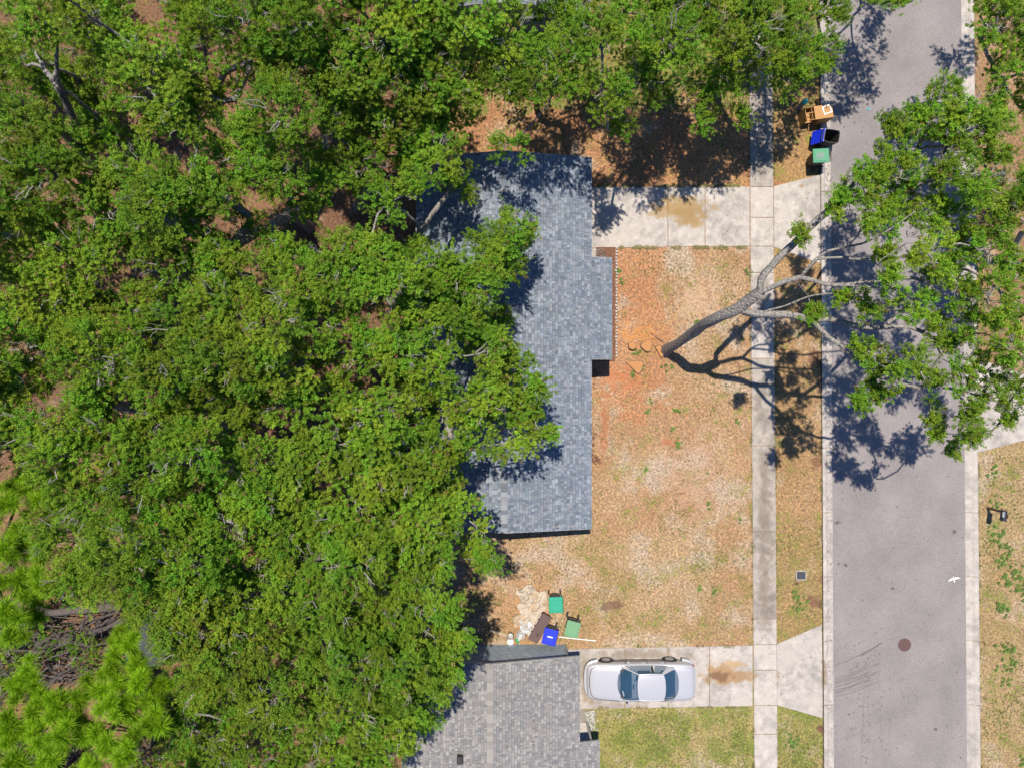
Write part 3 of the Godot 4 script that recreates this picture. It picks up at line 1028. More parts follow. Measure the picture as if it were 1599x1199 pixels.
func build_houses() -> void:
	var r := RandomNumberGenerator.new()
	r.seed = 71
	var slate := [Color(0.215, 0.245, 0.295), Color(0.25, 0.28, 0.325), Color(0.16, 0.185, 0.225), Color(0.31, 0.34, 0.385), Color(0.225, 0.24, 0.27), Color(0.175, 0.21, 0.265), Color(0.285, 0.29, 0.315), Color(0.135, 0.16, 0.20), Color(0.35, 0.375, 0.41), Color(0.20, 0.24, 0.26)]
	var grey := [Color(0.31, 0.285, 0.27), Color(0.26, 0.25, 0.245), Color(0.36, 0.335, 0.315), Color(0.225, 0.22, 0.22), Color(0.33, 0.30, 0.28), Color(0.30, 0.262, 0.245), Color(0.41, 0.385, 0.36), Color(0.20, 0.20, 0.205)]

	# the house in the middle
	var rx := -0.33
	var ry := 3.6
	var pitch := 0.237
	var h1 := thing("house", "low house with a blue grey shingle roof half covered by oak crowns", "house")
	gable_roof(h1, rx, -4.18, 3.46, ry, ry - pitch * 3.79, -9.87, 6.30, slate, r, [4.38, ry - pitch * 4.71, -5.53, -1.09])
	var under := func(x: float) -> float: return ry - pitch * absf(x - rx) - 0.16
	gable_walls(h1, -3.75, 3.02, -9.5, 5.92, rx, under, M.stucco)
	bx("bay_wall", Vector3(3.49, under.call(3.95) / 2, -3.3), Vector3(0.92, under.call(3.95) - 0.01, 3.7), M.stucco, h1)
	var gd := Node3D.new()
	gd.name = "garage_door"
	h1.add_child(gd)
	for k in 4:
		bx("panel", Vector3(3.045, 0.30 + k * 0.53, -7.9), Vector3(0.05, 0.52, 2.44), M.white_trim, gd, 0.012)
	var door := Node3D.new()
	door.name = "door"
	h1.add_child(door)
	bx("leaf", Vector3(3.045, 1.03, -0.55), Vector3(0.05, 2.04, 0.92), M.maroon, door, 0.01)
	bx("handle", Vector3(3.09, 1.0, -0.2), Vector3(0.05, 0.03, 0.12), M.rim, door, 0.008)
	window(Vector3(3.955, 1.45, -4.2), 1.2, 1.1, 0, h1)
	window(Vector3(3.955, 1.45, -2.4), 1.2, 1.1, 0, h1)
	window(Vector3(3.025, 1.45, 1.6), 1.5, 1.1, 0, h1)
	window(Vector3(3.025, 1.45, 4.4), 1.2, 1.1, 0, h1)
	window(Vector3(0.8, 1.45, 5.925), 1.0, 1.0, -PI / 2, h1)
	# roof fittings
	var vent := MB.new()
	vent.lathe([Vector2(0.055, -0.1), Vector2(0.055, 0.32), Vector2(0.045, 0.33), Vector2(0.0, 0.33)], 12, Transform3D(Basis.IDENTITY, Vector3(1.95, ry - pitch * 2.28, 6.08)))
	part("vent_pipe", vent, M.grey_plastic, h1)

	# the neighbour below, with its grey-blue lap siding
	var rx2 := -0.94
	var ry2 := 3.2
	var h2 := thing("house", "neighbouring house with a warm grey shingle roof and blue grey lap siding", "house")
	gable_roof(h2, rx2, -4.86, 2.98, ry2, ry2 - 0.23 * 3.92, 12.06, 27.0, grey, r, [3.89, ry2 - 0.23 * 4.83, 15.9, 20.5])
	var under2 := func(x: float) -> float: return ry2 - 0.23 * absf(x - rx2) - 0.16
	gable_walls(h2, -4.4, 2.5, 12.36, 26.6, rx2, under2, M.siding)
	# lap boards on the gable wall that shows
	var y := 0.06
	while y < 3.2:
		var half_w := minf(3.44, (ry2 - 0.18 - (y + 0.16)) / 0.23 - 0.02)
		if half_w < 0.2:
			break
		var xa := maxf(-4.4, rx2 - half_w)
		var xb := minf(2.5, rx2 + half_w)
		var m := MB.new()
		m.poly([Vector3(xa, y, 12.325), Vector3(xb, y, 12.325), Vector3(xb, y + 0.165, 12.348), Vector3(xa, y + 0.165, 12.348)], Vector3.FORWARD)
		m.poly([Vector3(xa, y, 12.325), Vector3(xb, y, 12.325), Vector3(xb, y, 12.352), Vector3(xa, y, 12.352)], Vector3.DOWN)
		part("lap_board", m, M.siding, h2)
		y += 0.155
	bx("corner_board", Vector3(2.51, 1.18, 12.36), Vector3(0.09, 2.36, 0.09), M.siding, h2, 0.006)
	var post := MB.new()
	post.box(Vector3(3.55, 1.1, 16.0), Vector3(0.1, 2.2, 0.1), Basis.IDENTITY, 0.01)
	part("porch_post", post, M.white_trim, h2)
	bx("porch_step", Vector3(3.05, 0.04, 18.2), Vector3(1.1, 0.16, 4.4), M.concrete, h2, 0.01)
	bx("door", Vector3(2.525, 1.05, 17.0), Vector3(0.05, 2.05, 0.95), M.maroon, h2, 0.01)
	window(Vector3(2.505, 1.4, 18.6), 1.2, 1.1, 0, h2)
	bx("garage_door", Vector3(2.52, 1.08, 13.85), Vector3(0.05, 2.1, 2.44), M.white_trim, h2, 0.01)
	# plumbing vent box on the roof
	bx("vent_box", Vector3(-2.25, ry2 - 0.23 * 1.31 + 0.1, 16.2), Vector3(0.25, 0.34, 0.34), M.black_plastic, h2, 0.02)

	# the roof that shows under the trees at the top
	var h3 := thing("house", "house with a blue grey roof almost hidden under the oaks", "house")
	gable_roof(h3, -0.5, -4.4, 3.4, 3.6, 2.68, -27.0, -16.25, slate, r, [])
	var under3 := func(x: float) -> float: return 3.6 - 0.236 * absf(x + 0.5) - 0.16
	gable_walls(h3, -4.0, 3.0, -26.6, -16.7, -0.5, under3, M.stucco)
	window(Vector3(0.9, 1.45, -16.695), 1.2, 1.0, -PI / 2, h3)

	# garden shed among the pines
	var c := P(222, 1000, 2.2)
	var sh := thing("shed", "small shed with a plain dark grey roof beside the brush heap", "shed", Vector3(c.x, 0, c.z), 0.06)
	bx("wall", Vector3(0, 1.0, 0), Vector3(1.5, 2.0, 2.1), M.siding, sh)
	bx("roof", Vector3(0, 2.07, 0), Vector3(1.8, 0.1, 2.4), M.slate_plastic, sh, 0.02)
	bx("door", Vector3(0.765, 0.95, 0.2), Vector3(0.03, 1.8, 0.8), M.grey_plastic, sh, 0.006)

	# mulch bed with a row of white edging stones
	var bed := structure("mulch_bed", "red brown mulch bed along the house front")
	var mm := MB.new()
	var a := P(955, 405)
	mm.box(Vector3(4.43, 0.02, -3.78), Vector3(0.92, 0.06, 5.4), Basis.IDENTITY, 0.02)
	part("mulch", mm, M.mulch, bed)
	var chip := MB.new()
	chip.box(Vector3.ZERO, Vector3(0.07, 0.012, 0.022))
	var cxf := []
	var ccol := []
	for k in 1500:
		cxf.append(Transform3D(Basis.from_euler(Vector3(r.randfn(0, 0.25), r.randf() * TAU, r.randfn(0, 0.25))).scaled(Vector3.ONE * r.randf_range(0.6, 1.3)), Vector3(r.randf_range(3.98, 4.9), r.randf_range(0.05, 0.062), r.randf_range(-6.4, -1.12))))
		var g := r.randf_range(0.4, 1.5)
		ccol.append(Color(0.17 * g, 0.072 * g, 0.04 * g))
	var chips := multi("bark_chips", chip.mesh(M.litter), cxf, ccol, bed)
	chips.set_meta("kind", "stuff")
	var ed := thing("garden_edging", "row of small white edging stones beside the red mulch", "edging", Vector3(4.95, 0, -3.8))
	var stones := []
	for k in 3:
		var m := MB.new()
		m.box(Vector3(0, 0.05, 0), Vector3(0.07 + 0.015 * k, 0.11, 0.10), Basis(Vector3.UP, 0.1 * k), 0.018)
		stones.append(m.mesh(M.edging))
	for k in 36:
		if r.randf() < 0.12:
			continue
		part_mesh("stone", stones[r.randi() % 3], ed, Transform3D(Basis(Vector3.UP, r.randfn(0, 0.15)), Vector3(r.randfn(0, 0.012), r.randf_range(-0.02, 0.01), -2.62 + k * 0.15)))

# ---------------------------------------------------------------- trees
var sprigs := []

func sprig_mesh(seed_: int, leaves: int, length: float, material: Material) -> ArrayMesh:
	var r := RandomNumberGenerator.new()
	r.seed = seed_
	var mb := MB.new()
	for k in leaves:
		var t := (k + 0.5) / leaves
		var a := k * 2.4 + r.randfn(0, 0.3)
		var tilt := lerpf(1.6, 0.85, t) + r.randfn(0, 0.25)
		var d := Vector3(cos(a) * sin(tilt), cos(tilt), sin(a) * sin(tilt))
		var root := Vector3(0, t * length, 0) + d * 0.012
		var l := r.randf_range(0.062, 0.098)
		var side := d.cross(Vector3.UP).normalized().rotated(d, r.randfn(0, 0.5))
		var w := l * r.randf_range(0.21, 0.28)
		var nn := side.cross(d).normalized()
		if nn.y < 0:
			nn = -nn
		var mid := root + d * l * 0.5 - nn * l * 0.04
		var g := r.randf_range(0.8, 1.2)
		mb.col = Color(g * r.randf_range(0.9, 1.15), g, g)
		var tip := root + d * l
		var b := mb.v.size()
		mb.vert(root, nn); mb.vert(mid + side * w + nn * w * 0.25, (nn - side * 0.25).normalized()); mb.vert(tip, nn); mb.vert(mid - side * w + nn * w * 0.25, (nn + side * 0.25).normalized())
		mb.face(b, b + 1, b + 2, nn)
		mb.face(b, b + 2, b + 3, nn)
	return mb.mesh(material)

func smooth_path(pts: Array, per: int) -> Array:
	var out := []
	for k in pts.size() - 1:
		var a: Vector3 = pts[maxi(k - 1, 0)]
		var b: Vector3 = pts[k]
		var c: Vector3 = pts[k + 1]
		var d: Vector3 = pts[mini(k + 2, pts.size() - 1)]
		for e in per:
			out.append(b.cubic_interpolate(c, a, d, float(e) / per))
	out.append(pts[-1])
	return out

# lobes: [Vector3 centre, radius, density]; traced: limbs given as arrays of points (world), the first is the trunk
func oak(called: String, label: String, group: String, base: Vector3, lobes: Array, traced: Array, opt: Dictionary, r: RandomNumberGenerator) -> Node3D:
	var tree := thing(called, label, "shrub" if called == "shrub" else "tree", base, 0.0, group)
	var all := []
	for l in lobes:                       # a thinner second storey of leaves under some of the lobes
		var qx: float = l[0].x * FOCAL / (CAM_H - l[0].y) + 799.5
		var qy: float = l[0].z * FOCAL / (CAM_H - l[0].y) + 599.5
		var open_: bool = qx > 370 and qx < 735 and qy > 225 and qy < 450      # the clearing beside the roof
		l[1] *= 0.93 if open_ else opt.get("grow", 1.0)
		all.append(l)
		if r.randf() < opt.get("under", 0.0) and not open_:
			all.append([l[0] + Vector3(r.randfn(0, 0.5), -r.randf_range(1.3, 2.6), r.randfn(0, 0.5)), l[1] * 0.95, 0.8])
	lobes = all
	var pos := []        # nodes of the skeleton, relative to the base
	var par := []
	var wt := []
	var paths := []      # lists of node numbers
	var mean := Vector3.ZERO
	for l in lobes:
		mean += l[0] - base
	mean /= maxf(lobes.size(), 1)
	if traced.is_empty():
		var fork := Vector3(mean.x * 0.3, mean.y * 0.36 if called == "shrub" else maxf(mean.y * 0.36, 2.0), mean.z * 0.3)
		var bend := Vector3(r.randfn(0, 0.25), 0, r.randfn(0, 0.25))
		var tp := smooth_path([Vector3(0, -0.3, 0), Vector3(0, 0.4, 0) + bend * 0.2, fork * 0.5 + bend, fork], 3)
		traced = [tp]
		for k in tp.size():
			tp[k] += base
	for line in traced:
		var start := -1
		var first: Vector3 = line[0] - base
		var ids := []
		if pos.size():
			var best := 1e9
			for k in pos.size():
				var dd: float = pos[k].distance_to(first)
				if dd < best:
					best = dd
					start = k
			ids.append(start)
		for k in line.size():
			if k == 0 and start >= 0:
				continue
			pos.append(line[k] - base)
			par.append(start)
			wt.append(0.0)
			start = pos.size() - 1
			ids.append(start)
		wt[start] += 0.5
		paths.append(ids)
	# each lobe is reached from the nearest stretch of wood below it
	var todo := lobes.duplicate()
	var fork0: Vector3 = pos[paths[0][-1]]
	todo.sort_custom(func(a, b): return (a[0] - base).distance_to(fork0) < (b[0] - base).distance_to(fork0))
	var heart := []
	for l in todo:
		var goal: Vector3 = l[0] - base - Vector3(0, l[1] * 0.42, 0)
		var best := 1e9
		var from := 0
		for k in pos.size():
			if pos[k].y < fork0.y * 0.8:
				continue
			var d: float = pos[k].distance_to(goal)
			var up: float = pos[k].y - goal.y
			var cost: float = d + maxf(0.0, up + 0.2) * 2.5 + 0.22 * pos[k].distance_to(fork0)
			if cost < best:
				best = cost
				from = k
		var a: Vector3 = pos[from]
		var dist: float = a.distance_to(goal)
		var dir: Vector3 = (a - pos[par[from]]).normalized() if par[from] >= 0 else Vector3.UP
		var mid: Vector3 = a + dir * dist * 0.38 + Vector3(r.randfn(0, 0.07), r.randfn(0, 0.05), r.randfn(0, 0.07)) * dist
		var n: int = clampi(int(dist / 0.45), 2, 12)
		var ids := [from]
		var last := from
		for k in range(1, n + 1):
			var t := float(k) / n
			var p := a.lerp(mid, t).lerp(mid.lerp(goal, t), t)
			if k < n:
				p += Vector3(r.randfn(0, 0.05), r.randfn(0, 0.04), r.randfn(0, 0.05))
			pos.append(p)
			par.append(last)
			wt.append(0.0)
			last = pos.size() - 1
			ids.append(last)
		wt[last] += l[1] * l[1]
		paths.append(ids)
		heart.append([l, last])
	for k in range(pos.size() - 1, 0, -1):
		if par[k] >= 0:
			wt[par[k]] += wt[k]
	var kk: float = opt.get("wood", 0.052)
	# wood
	for q in paths.size():
		var ids: Array = paths[q]
		var pts := []
		var rad := []
		for k in ids.size():
			pts.append(pos[ids[k]])
			var rr: float = kk * sqrt(maxf(wt[ids[k]], 0.15))
			if q > 0 and k == 0 and ids.size() > 1:
				rr = minf(rr, kk * sqrt(maxf(wt[ids[1]], 0.15)) * 1.15)
			if q == 0:
				rr = maxf(rr, opt.get("trunk", 0.24) * (1.7 if k == 0 else 1.4 if k == 1 else 1.18 if k == 2 else 1.08 if k == 3 else 1.0))
			rad.append(rr * r.randf_range(0.95, 1.06))
		var mb := MB.new()
		var g: float = r.randf_range(0.85, 1.1) * (opt.get("pale", 1.0) if q > 0 else 1.0)
		mb.col = Color(g, g, g)
		mb.tube(pts, rad, 16 if q == 0 else 8 if rad[0] > 0.08 else 5, true, 1.0, 0.20 if rad[0] > 0.08 else 0.0)
		part("trunk" if q == 0 else "limb", mb, M.bark, tree)
	# twigs and leaves
	var tw := MB.new()
	var xf := []
	var cols := []
	var tint: Color = opt.get("tint", Color(1, 1, 1))
	var dens: float = opt.get("density", 1.0)
	var tuft_r: float = opt.get("tuft", 0.30)
	for hh in heart:
		var l: Array = hh[0]
		var c: Vector3 = l[0] - base
		var R: float = l[1]
		var root: Vector3 = pos[hh[1]]
		var root2: Vector3 = pos[par[hh[1]]]
		var ntuft := int(maxf(5.0, R * R * opt.get("tufts", 15.0) * l[2]))
		var lobe_tone := r.randf_range(0.82, 1.14)
		for k in ntuft:
			var a := r.randf() * TAU
			var cy := r.randf_range(-0.25, 1.0)
			var sy := sqrt(1.0 - cy * cy)
			var d := Vector3(cos(a) * sy, cy, sin(a) * sy)
			var q := r.randf_range(0.62, 1.08) if r.randf() < 0.8 else r.randf_range(0.2, 0.6)
			var tc := c + Vector3(d.x, d.y * 0.74, d.z) * R * q
			# twig to the tuft
			var from := root.lerp(root2, r.randf() * 0.8)
			var m := from.lerp(tc, 0.5) + Vector3(r.randfn(0, 0.08), r.randf_range(-0.10, 0.05), r.randfn(0, 0.08))
			var b := r.randf_range(0.7, 1.3)
			tw.col = Color(b, b, b)
			tw.tube([from, m, tc], [0.022, 0.014, 0.006], 3, false)
			var tone := lobe_tone * r.randf_range(0.8, 1.2)
			var yellow := r.randf_range(0.8, 1.3)
			var ns := int(1.72 * opt.get("sprigs", 13) * r.randf_range(0.6, 1.35) * dens)
			for e in ns:
				var o := Vector3(r.randfn(0, 1), r.randfn(0, 0.7), r.randfn(0, 1)) * tuft_r * 0.62
				var ax := (d * 0.6 + o.normalized() * 0.6 + Vector3(0, 0.85, 0) + Vector3(r.randfn(0, 0.3), r.randfn(0, 0.3), r.randfn(0, 0.3))).normalized()
				var bs := Basis(Quaternion(Vector3.UP, ax)) * Basis(Vector3.UP, r.randf() * TAU)
				xf.append(Transform3D(bs.scaled(Vector3.ONE * r.randf_range(0.58, 0.98)), tc + o))
				var g := tone * r.randf_range(0.78, 1.25)
				if r.randf() < 0.03:
					cols.append(Color(0.20 * g, 0.16 * g, 0.05 * g))
				else:
					cols.append(Color(0.153 * g * yellow * tint.r, 0.270 * g * tint.g, 0.021 * g * tint.b))
		# bare grey dead twigs among the leaves
		for k in int(opt.get("dead", 3.0) * R + r.randf()):
			var a := r.randf() * TAU
			var d := Vector3(cos(a), r.randf_range(0.3, 0.9), sin(a))
			var p0 := c + Vector3(d.x * R * 0.35, R * 0.25, d.z * R * 0.35)
			var p1 := c + Vector3(d.x * R * 0.75, R * r.randf_range(0.5, 0.72), d.z * R * 0.75)
			var b := r.randf_range(1.0, 1.6)
			tw.col = Color(b, b, b)
			tw.tube([p0, p0.lerp(p1, 0.5) + Vector3(r.randfn(0, 0.08), 0.05, r.randfn(0, 0.08)), p1], [0.024, 0.017, 0.007], 4, false)
			for e in 3:
				var q0 := p0.lerp(p1, r.randf_range(0.3, 0.9))
				var q1 := q0 + (p1 - p0).rotated(Vector3.UP, r.randfn(0, 0.9)) * r.randf_range(0.25, 0.6) + Vector3(0, r.randf_range(0.0, 0.12), 0)
				tw.tube([q0, q0.lerp(q1, 0.55) + Vector3(r.randfn(0, 0.04), 0.03, r.randfn(0, 0.04)), q1], [0.013, 0.010, 0.004], 3, false)
	var t := part("twigs", tw, M.twig, tree)
	t.set_meta("kind", "stuff")
	multi("crown", sprigs[r.randi() % sprigs.size()], xf, cols, tree).set_meta("kind", "stuff")
	return tree

func lobes_from(list: Array, htop: float, base: Vector3, fall: float, r: RandomNumberGenerator, low := 4.6) -> Array:
	# photo pixels and radii to lobes in space: crowns are domes over their trunk
	var out := []
	for a in list:
		var h := htop - 1.0
		if a.size() > 3:
			h = a[3]
		else:
			for k in 4:
				var p := P(a[0], a[1], h)
				var d := Vector2(p.x - base.x, p.z - base.z).length()
				h = lerpf(h, maxf(low, htop - fall * d * d), 0.7)
			h += clampf(r.randfn(0, 0.75), -1.6, 1.4)
		out.append([P(a[0], a[1], h), a[2] * (CAM_H - h) / FOCAL, 1.0 if a.size() < 5 else a[4]])
	return out

func build_trees() -> void:
	var r := RandomNumberGenerator.new()
	r.seed = 2024
	for k in 4:
		sprigs.append(sprig_mesh(40 + k, 24, 0.21, M.oak_leaf))

	# ---- the leaning oak on the front lawn, limbs traced from the photo
	var trunk := []
	for p in [[1036, 551, -0.3], [1041, 547, 0.15], [1056, 538, 1.5], [1075, 525, 3.0], [1092, 512, 4.5], [1108, 501, 5.8], [1130, 491, 6.6], [1155, 481, 7.2], [1187, 457, 8.0]]:
		trunk.append(P(p[0], p[1], p[2]))
	var lines := [smooth_path(trunk, 2)]
	for l in [
			[[1187, 457, 8.0], [1206, 448, 8.3], [1250, 433, 8.7], [1288, 444, 9.0], [1320, 445, 9.2], [1350, 448, 9.4], [1390, 450, 9.6], [1424, 464, 9.8]],
			[[1250, 433, 8.7], [1262, 419, 9.0], [1276, 404, 9.2], [1296, 391, 9.4], [1348, 380, 9.8], [1390, 358, 10.2], [1430, 330, 10.6]],
			[[1276, 404, 9.2], [1313, 402, 9.4], [1345, 405, 9.6], [1404, 402, 9.9], [1439, 391, 10.2], [1500, 380, 10.5]],
			[[1320, 445, 9.2], [1348, 440, 9.4], [1376, 439, 9.6], [1425, 434, 9.9], [1490, 450, 10.2], [1550, 460, 10.4]],
			[[1330, 445, 9.2], [1340, 461, 9.3], [1350, 476, 9.4]],
			[[1187, 457, 8.0], [1189, 437, 8.2], [1205, 416, 8.4], [1226, 393, 8.6], [1250, 369, 8.8], [1271, 349, 9.0], [1289, 335, 9.1], [1320, 312, 9.3], [1370, 270, 9.6]],
			[[1150, 483, 7.1], [1180, 490, 7.6], [1201, 484, 7.8], [1226, 478, 8.0], [1250, 468, 8.2], [1271, 461, 8.4], [1300, 458, 8.6]],
			[[1175, 490, 7.5], [1215, 491, 7.8], [1243, 493, 8.0], [1268, 500, 8.2], [1296, 498, 8.3], [1331, 507, 8.5], [1366, 512, 8.7], [1408, 510, 8.9], [1436, 516, 9.0], [1480, 540, 9.2]],
			[[1268, 500, 8.2], [1280, 512, 8.3], [1296, 528, 8.4], [1317, 542, 8.5], [1340, 563, 8.6], [1380, 590, 8.7]]]:
		var q := []
		for p in l:
			q.append(P(p[0], p[1], p[2]))
		lines.append(smooth_path(q, 2))
	var spots := [[1470, 150, 26], [1500, 178, 34], [1530, 158, 24], [1440, 172, 18], [1384, 196, 14], [1408, 206, 17], [1420, 232, 26], [1450, 210, 28], [1490, 222, 32], [1540, 212, 26], [1562, 200, 18], [1552, 242, 20], [1372, 252, 26], [1394, 272, 24], [1345, 282, 22], [1318, 302, 20], [1334, 322, 20], [1302, 324, 13], [1362, 300, 20], [1402, 300, 24], [1440, 288, 24], [1480, 268, 32], [1530, 288, 28], [1572, 290, 28], [1592, 330, 30], [1540, 340, 30], [1490, 330, 30], [1442, 338, 26], [1404, 336, 22], [1372, 330, 18], [1350, 352, 18], [1252, 366, 8], [1420, 380, 22], [1460, 400, 26], [1504, 392, 30], [1552, 402, 30], [1592, 420, 30], [1377, 400, 12], [1386, 420, 14], [1452, 440, 22], [1502, 450, 28], [1552, 470, 30], [1592, 490, 30], [1320, 466, 15], [1347, 476, 15], [1392, 480, 22], [1432, 488, 22], [1482, 500, 28], [1532, 520, 28], [1582, 540, 28], [1470, 540, 22], [1340, 545, 13], [1370, 562, 17], [1360, 584, 18], [1396, 582, 22], [1432, 572, 22], [1452, 602, 20], [1502, 572, 24], [1552, 582, 24], [1592, 592, 20], [1346, 626, 9], [1382, 612, 16], [1460, 640, 15], [1502, 622, 19], [1552, 622, 22], [1512, 652, 15], [1500, 692, 16], [1522, 680, 11], [1462, 670, 9], [1572, 652, 11], [1268, 490, 7], [1640, 300, 34], [1650, 380, 36], [1650, 460, 36], [1640, 540, 34], [1630, 600, 28]]
	var centre := P(1440, 420, 9.5)
	var b0 := P(1040, 548)
	oak("oak_tree", "leaning oak on the front lawn whose bare grey limbs reach over the street", "", Vector3(b0.x, 0, b0.z), lobes_from(spots, 10.8, Vector3(centre.x, 0, centre.z), 0.055, r, 7.6), lines, {"wood": 0.037, "trunk": 0.21, "grow": 1.2, "tufts": 19.0, "sprigs": 14, "tuft": 0.19, "dead": 7.0, "pale": 1.45, "tint": Color(1.12, 1.10, 1.1)}, r)

	# ---- the grove: crown lobes read off the photo, each given to the nearest trunk
	var bases := [Vector3(-17.7, 0, -9.0), Vector3(-12.9, 0, -11.0), Vector3(-8.3, 0, -12.2), Vector3(-15.2, 0, -4.2), Vector3(-9.6, 0, -7.4), Vector3(-5.6, 0, -3.8), Vector3(-10.6, 0, -1.4), Vector3(-16.6, 0, 1.2), Vector3(-5.3, 0, 2.6), Vector3(-11.2, 0, 4.0), Vector3(-15.8, 0, 6.6), Vector3(-6.0, 0, 8.0), Vector3(-11.0, 0, 9.6), Vector3(-6.2, 0, 13.2), Vector3(-10.4, 0, 15.0), Vector3(-3.6, 0, -13.2)]
	var tops := [10.4, 10.8, 10.2, 10.2, 10.0, 9.2, 10.4, 10.6, 9.4, 10.6, 10.0, 9.6, 10.4, 9.0, 9.8, 9.6]
	var grove := [[55, 40, 46], [25, 95, 40, 5.0], [330, 50, 54], [380, 20, 50], [230, 112, 56], [250, 170, 44], [300, 190, 48], [30, 200, 46], [85, 236, 48], [60, 275, 56], [385, 235, 56], [170, 205, 44, 5.0], [220, 265, 42], [140, 20, 44, 5.0], [120, 120, 44, 4.2], [180, 60, 40, 4.6], [285, 116, 32],
		[40, 340, 56], [160, 322, 62], [130, 402, 58], [92, 455, 46], [38, 420, 40], [240, 332, 46], [290, 285, 40], [332, 306, 34], [250, 300, 38], [268, 420, 50], [312, 372, 36], [345, 412, 36], [66, 540, 62], [150, 566, 66], [200, 490, 40, 7.5], [290, 515, 60], [352, 482, 56], [350, 560, 56], [15, 500, 40], [20, 600, 46], [240, 585, 44],
		[60, 670, 56], [140, 650, 50], [90, 715, 48], [170, 695, 60], [268, 648, 40], [290, 700, 50], [150, 765, 66], [230, 750, 60], [110, 835, 54], [200, 860, 62], [275, 820, 60], [330, 770, 44], [376, 630, 44], [380, 720, 46], [360, 830, 46], [290, 890, 56], [160, 910, 50], [110, 905, 34], [240, 925, 54], [300, 940, 58], [286, 990, 44], [308, 1010, 52], [345, 955, 60], [390, 905, 54], [352, 1050, 44], [392, 1010, 46], [312, 1070, 34], [280, 1130, 40, 6.5], [378, 1150, 40], [330, 1180, 40, 6.0],
		[455, 100, 50], [465, 30, 54], [592, 50, 62], [667, 40, 56], [730, 28, 54], [655, 112, 58], [705, 140, 42], [617, 172, 52], [505, 200, 46], [442, 175, 54], [405, 212, 44], [430, 275, 44], [500, 285, 36], [617, 237, 56], [676, 246, 48], [556, 256, 42], [714, 286, 26], [560, 120, 44], [520, 60, 44], [530, 160, 40, 7.5],
		[470, 308, 30], [608, 318, 32], [640, 296, 30],
		[440, 405, 44], [520, 408, 46], [462, 452, 50], [540, 440, 40], [600, 448, 50], [650, 434, 50], [702, 424, 50], [742, 440, 42], [762, 392, 36], [808, 352, 24], [822, 374, 20], [785, 376, 28], [792, 408, 28], [700, 485, 50], [644, 505, 50], [502, 495, 48], [432, 502, 50], [402, 562, 50], [470, 566, 44], [556, 545, 42], [622, 560, 42], [684, 566, 36], [742, 500, 34], [770, 548, 30], [582, 400, 40], [640, 388, 22, 6.0],
		[640, 600, 36], [795, 575, 34], [832, 604, 22], [760, 636, 38], [830, 645, 34], [862, 676, 18], [800, 690, 26], [712, 622, 30], [742, 690, 22], [650, 660, 34], [690, 700, 36], [640, 730, 50], [684, 762, 32], [722, 806, 36], [740, 838, 30], [655, 825, 50], [622, 785, 42], [758, 872, 20],
		[450, 620, 44], [524, 630, 44], [590, 650, 48], [452, 730, 50], [516, 700, 50], [580, 730, 54], [404, 780, 46], [470, 800, 50], [540, 800, 52], [600, 835, 50], [432, 850, 44], [490, 880, 52], [556, 880, 52], [620, 905, 50], [676, 880, 32], [444, 950, 52], [512, 960, 54], [580, 970, 54], [648, 975, 50], [698, 946, 32], [716, 985, 22], [684, 1030, 42], [622, 1050, 52], [560, 1040, 52], [492, 1040, 52], [424, 1090, 46], [482, 1120, 52], [552, 1110, 52], [612, 1120, 50], [662, 1095, 40], [694, 1066, 24], [640, 1146, 30], [590, 1176, 42], [522, 1180, 46], [452, 1190, 46], [560, 1220, 44], [480, 1240, 44],
		[-40, 60, 56], [-50, 180, 56], [-40, 300, 56], [-50, 420, 56], [-45, 560, 56], [-40, 680, 56], [60, -40, 50], [180, -30, 50], [300, -40, 56], [420, -40, 56], [540, -30, 56], [640, -40, 56]]
	var given := []
	for b in bases:
		given.append([])
	for a in grove:
		var p := P(a[0], a[1], a[3] if a.size() > 3 else 9.2)
		var best := 1e9
		var at := 0
		for k in bases.size():
			var d := Vector2(p.x - bases[k].x, p.z - bases[k].z).length()
			if d < best:
				best = d
				at = k
		given[at].append(a)
	var gl := {
		0: "oak with a long bare grey limb snaking out of its open crown",
		1: "oak with a forked pale trunk standing clear of its leaves",
		5: "oak whose crown covers the middle of the blue grey roof",
		8: "oak overhanging the lower left corner of the blue grey roof",
		11: "oak with a crown edging the sandy yard by the scattered bins",
		13: "oak brushing the warm grey roof of the house with lap siding"}
	var traces := {
		0: [[[210, 305, -0.3], [206, 301, 0.2], [170, 272, 2.5], [123, 230, 5.0], [85, 190, 7.0], [50, 172, 8.0], [15, 158, 9.0]], [[123, 228, 5.1], [110, 178, 6.5], [96, 146, 7.3], [88, 110, 8.2], [88, 62, 9.2], [90, 35, 9.6]], [[190, 290, 1.2], [130, 265, 3.2], [85, 240, 4.8], [30, 235, 6.0]]],
		1: [[[412, 229, -0.3], [405, 226, 0.1], [370, 208, 1.6], [345, 195, 2.8], [338, 170, 4.2], [334, 150, 5.2]], [[334, 150, 5.2], [342, 134, 5.8], [350, 115, 6.5], [370, 104, 7.0], [398, 93, 7.6], [432, 62, 8.2]], [[334, 150, 5.2], [328, 128, 5.9], [321, 104, 6.6], [320, 80, 7.4], [312, 48, 8.2]], [[395, 220, 0.5], [372, 175, 3.2], [360, 122, 5.8], [352, 90, 7.2]]],
		3: [[[130, 470, -0.3], [127, 470, 0.1], [110, 475, 1.8], [92, 484, 3.4], [72, 508, 4.8], [48, 540, 6.2]], [[92, 484, 3.4], [60, 400, 6.0], [52, 372, 6.9], [66, 340, 7.8], [110, 322, 8.6], [140, 318, 9.0]], [[66, 340, 7.8], [30, 337, 8.2], [0, 335, 8.6]]]}
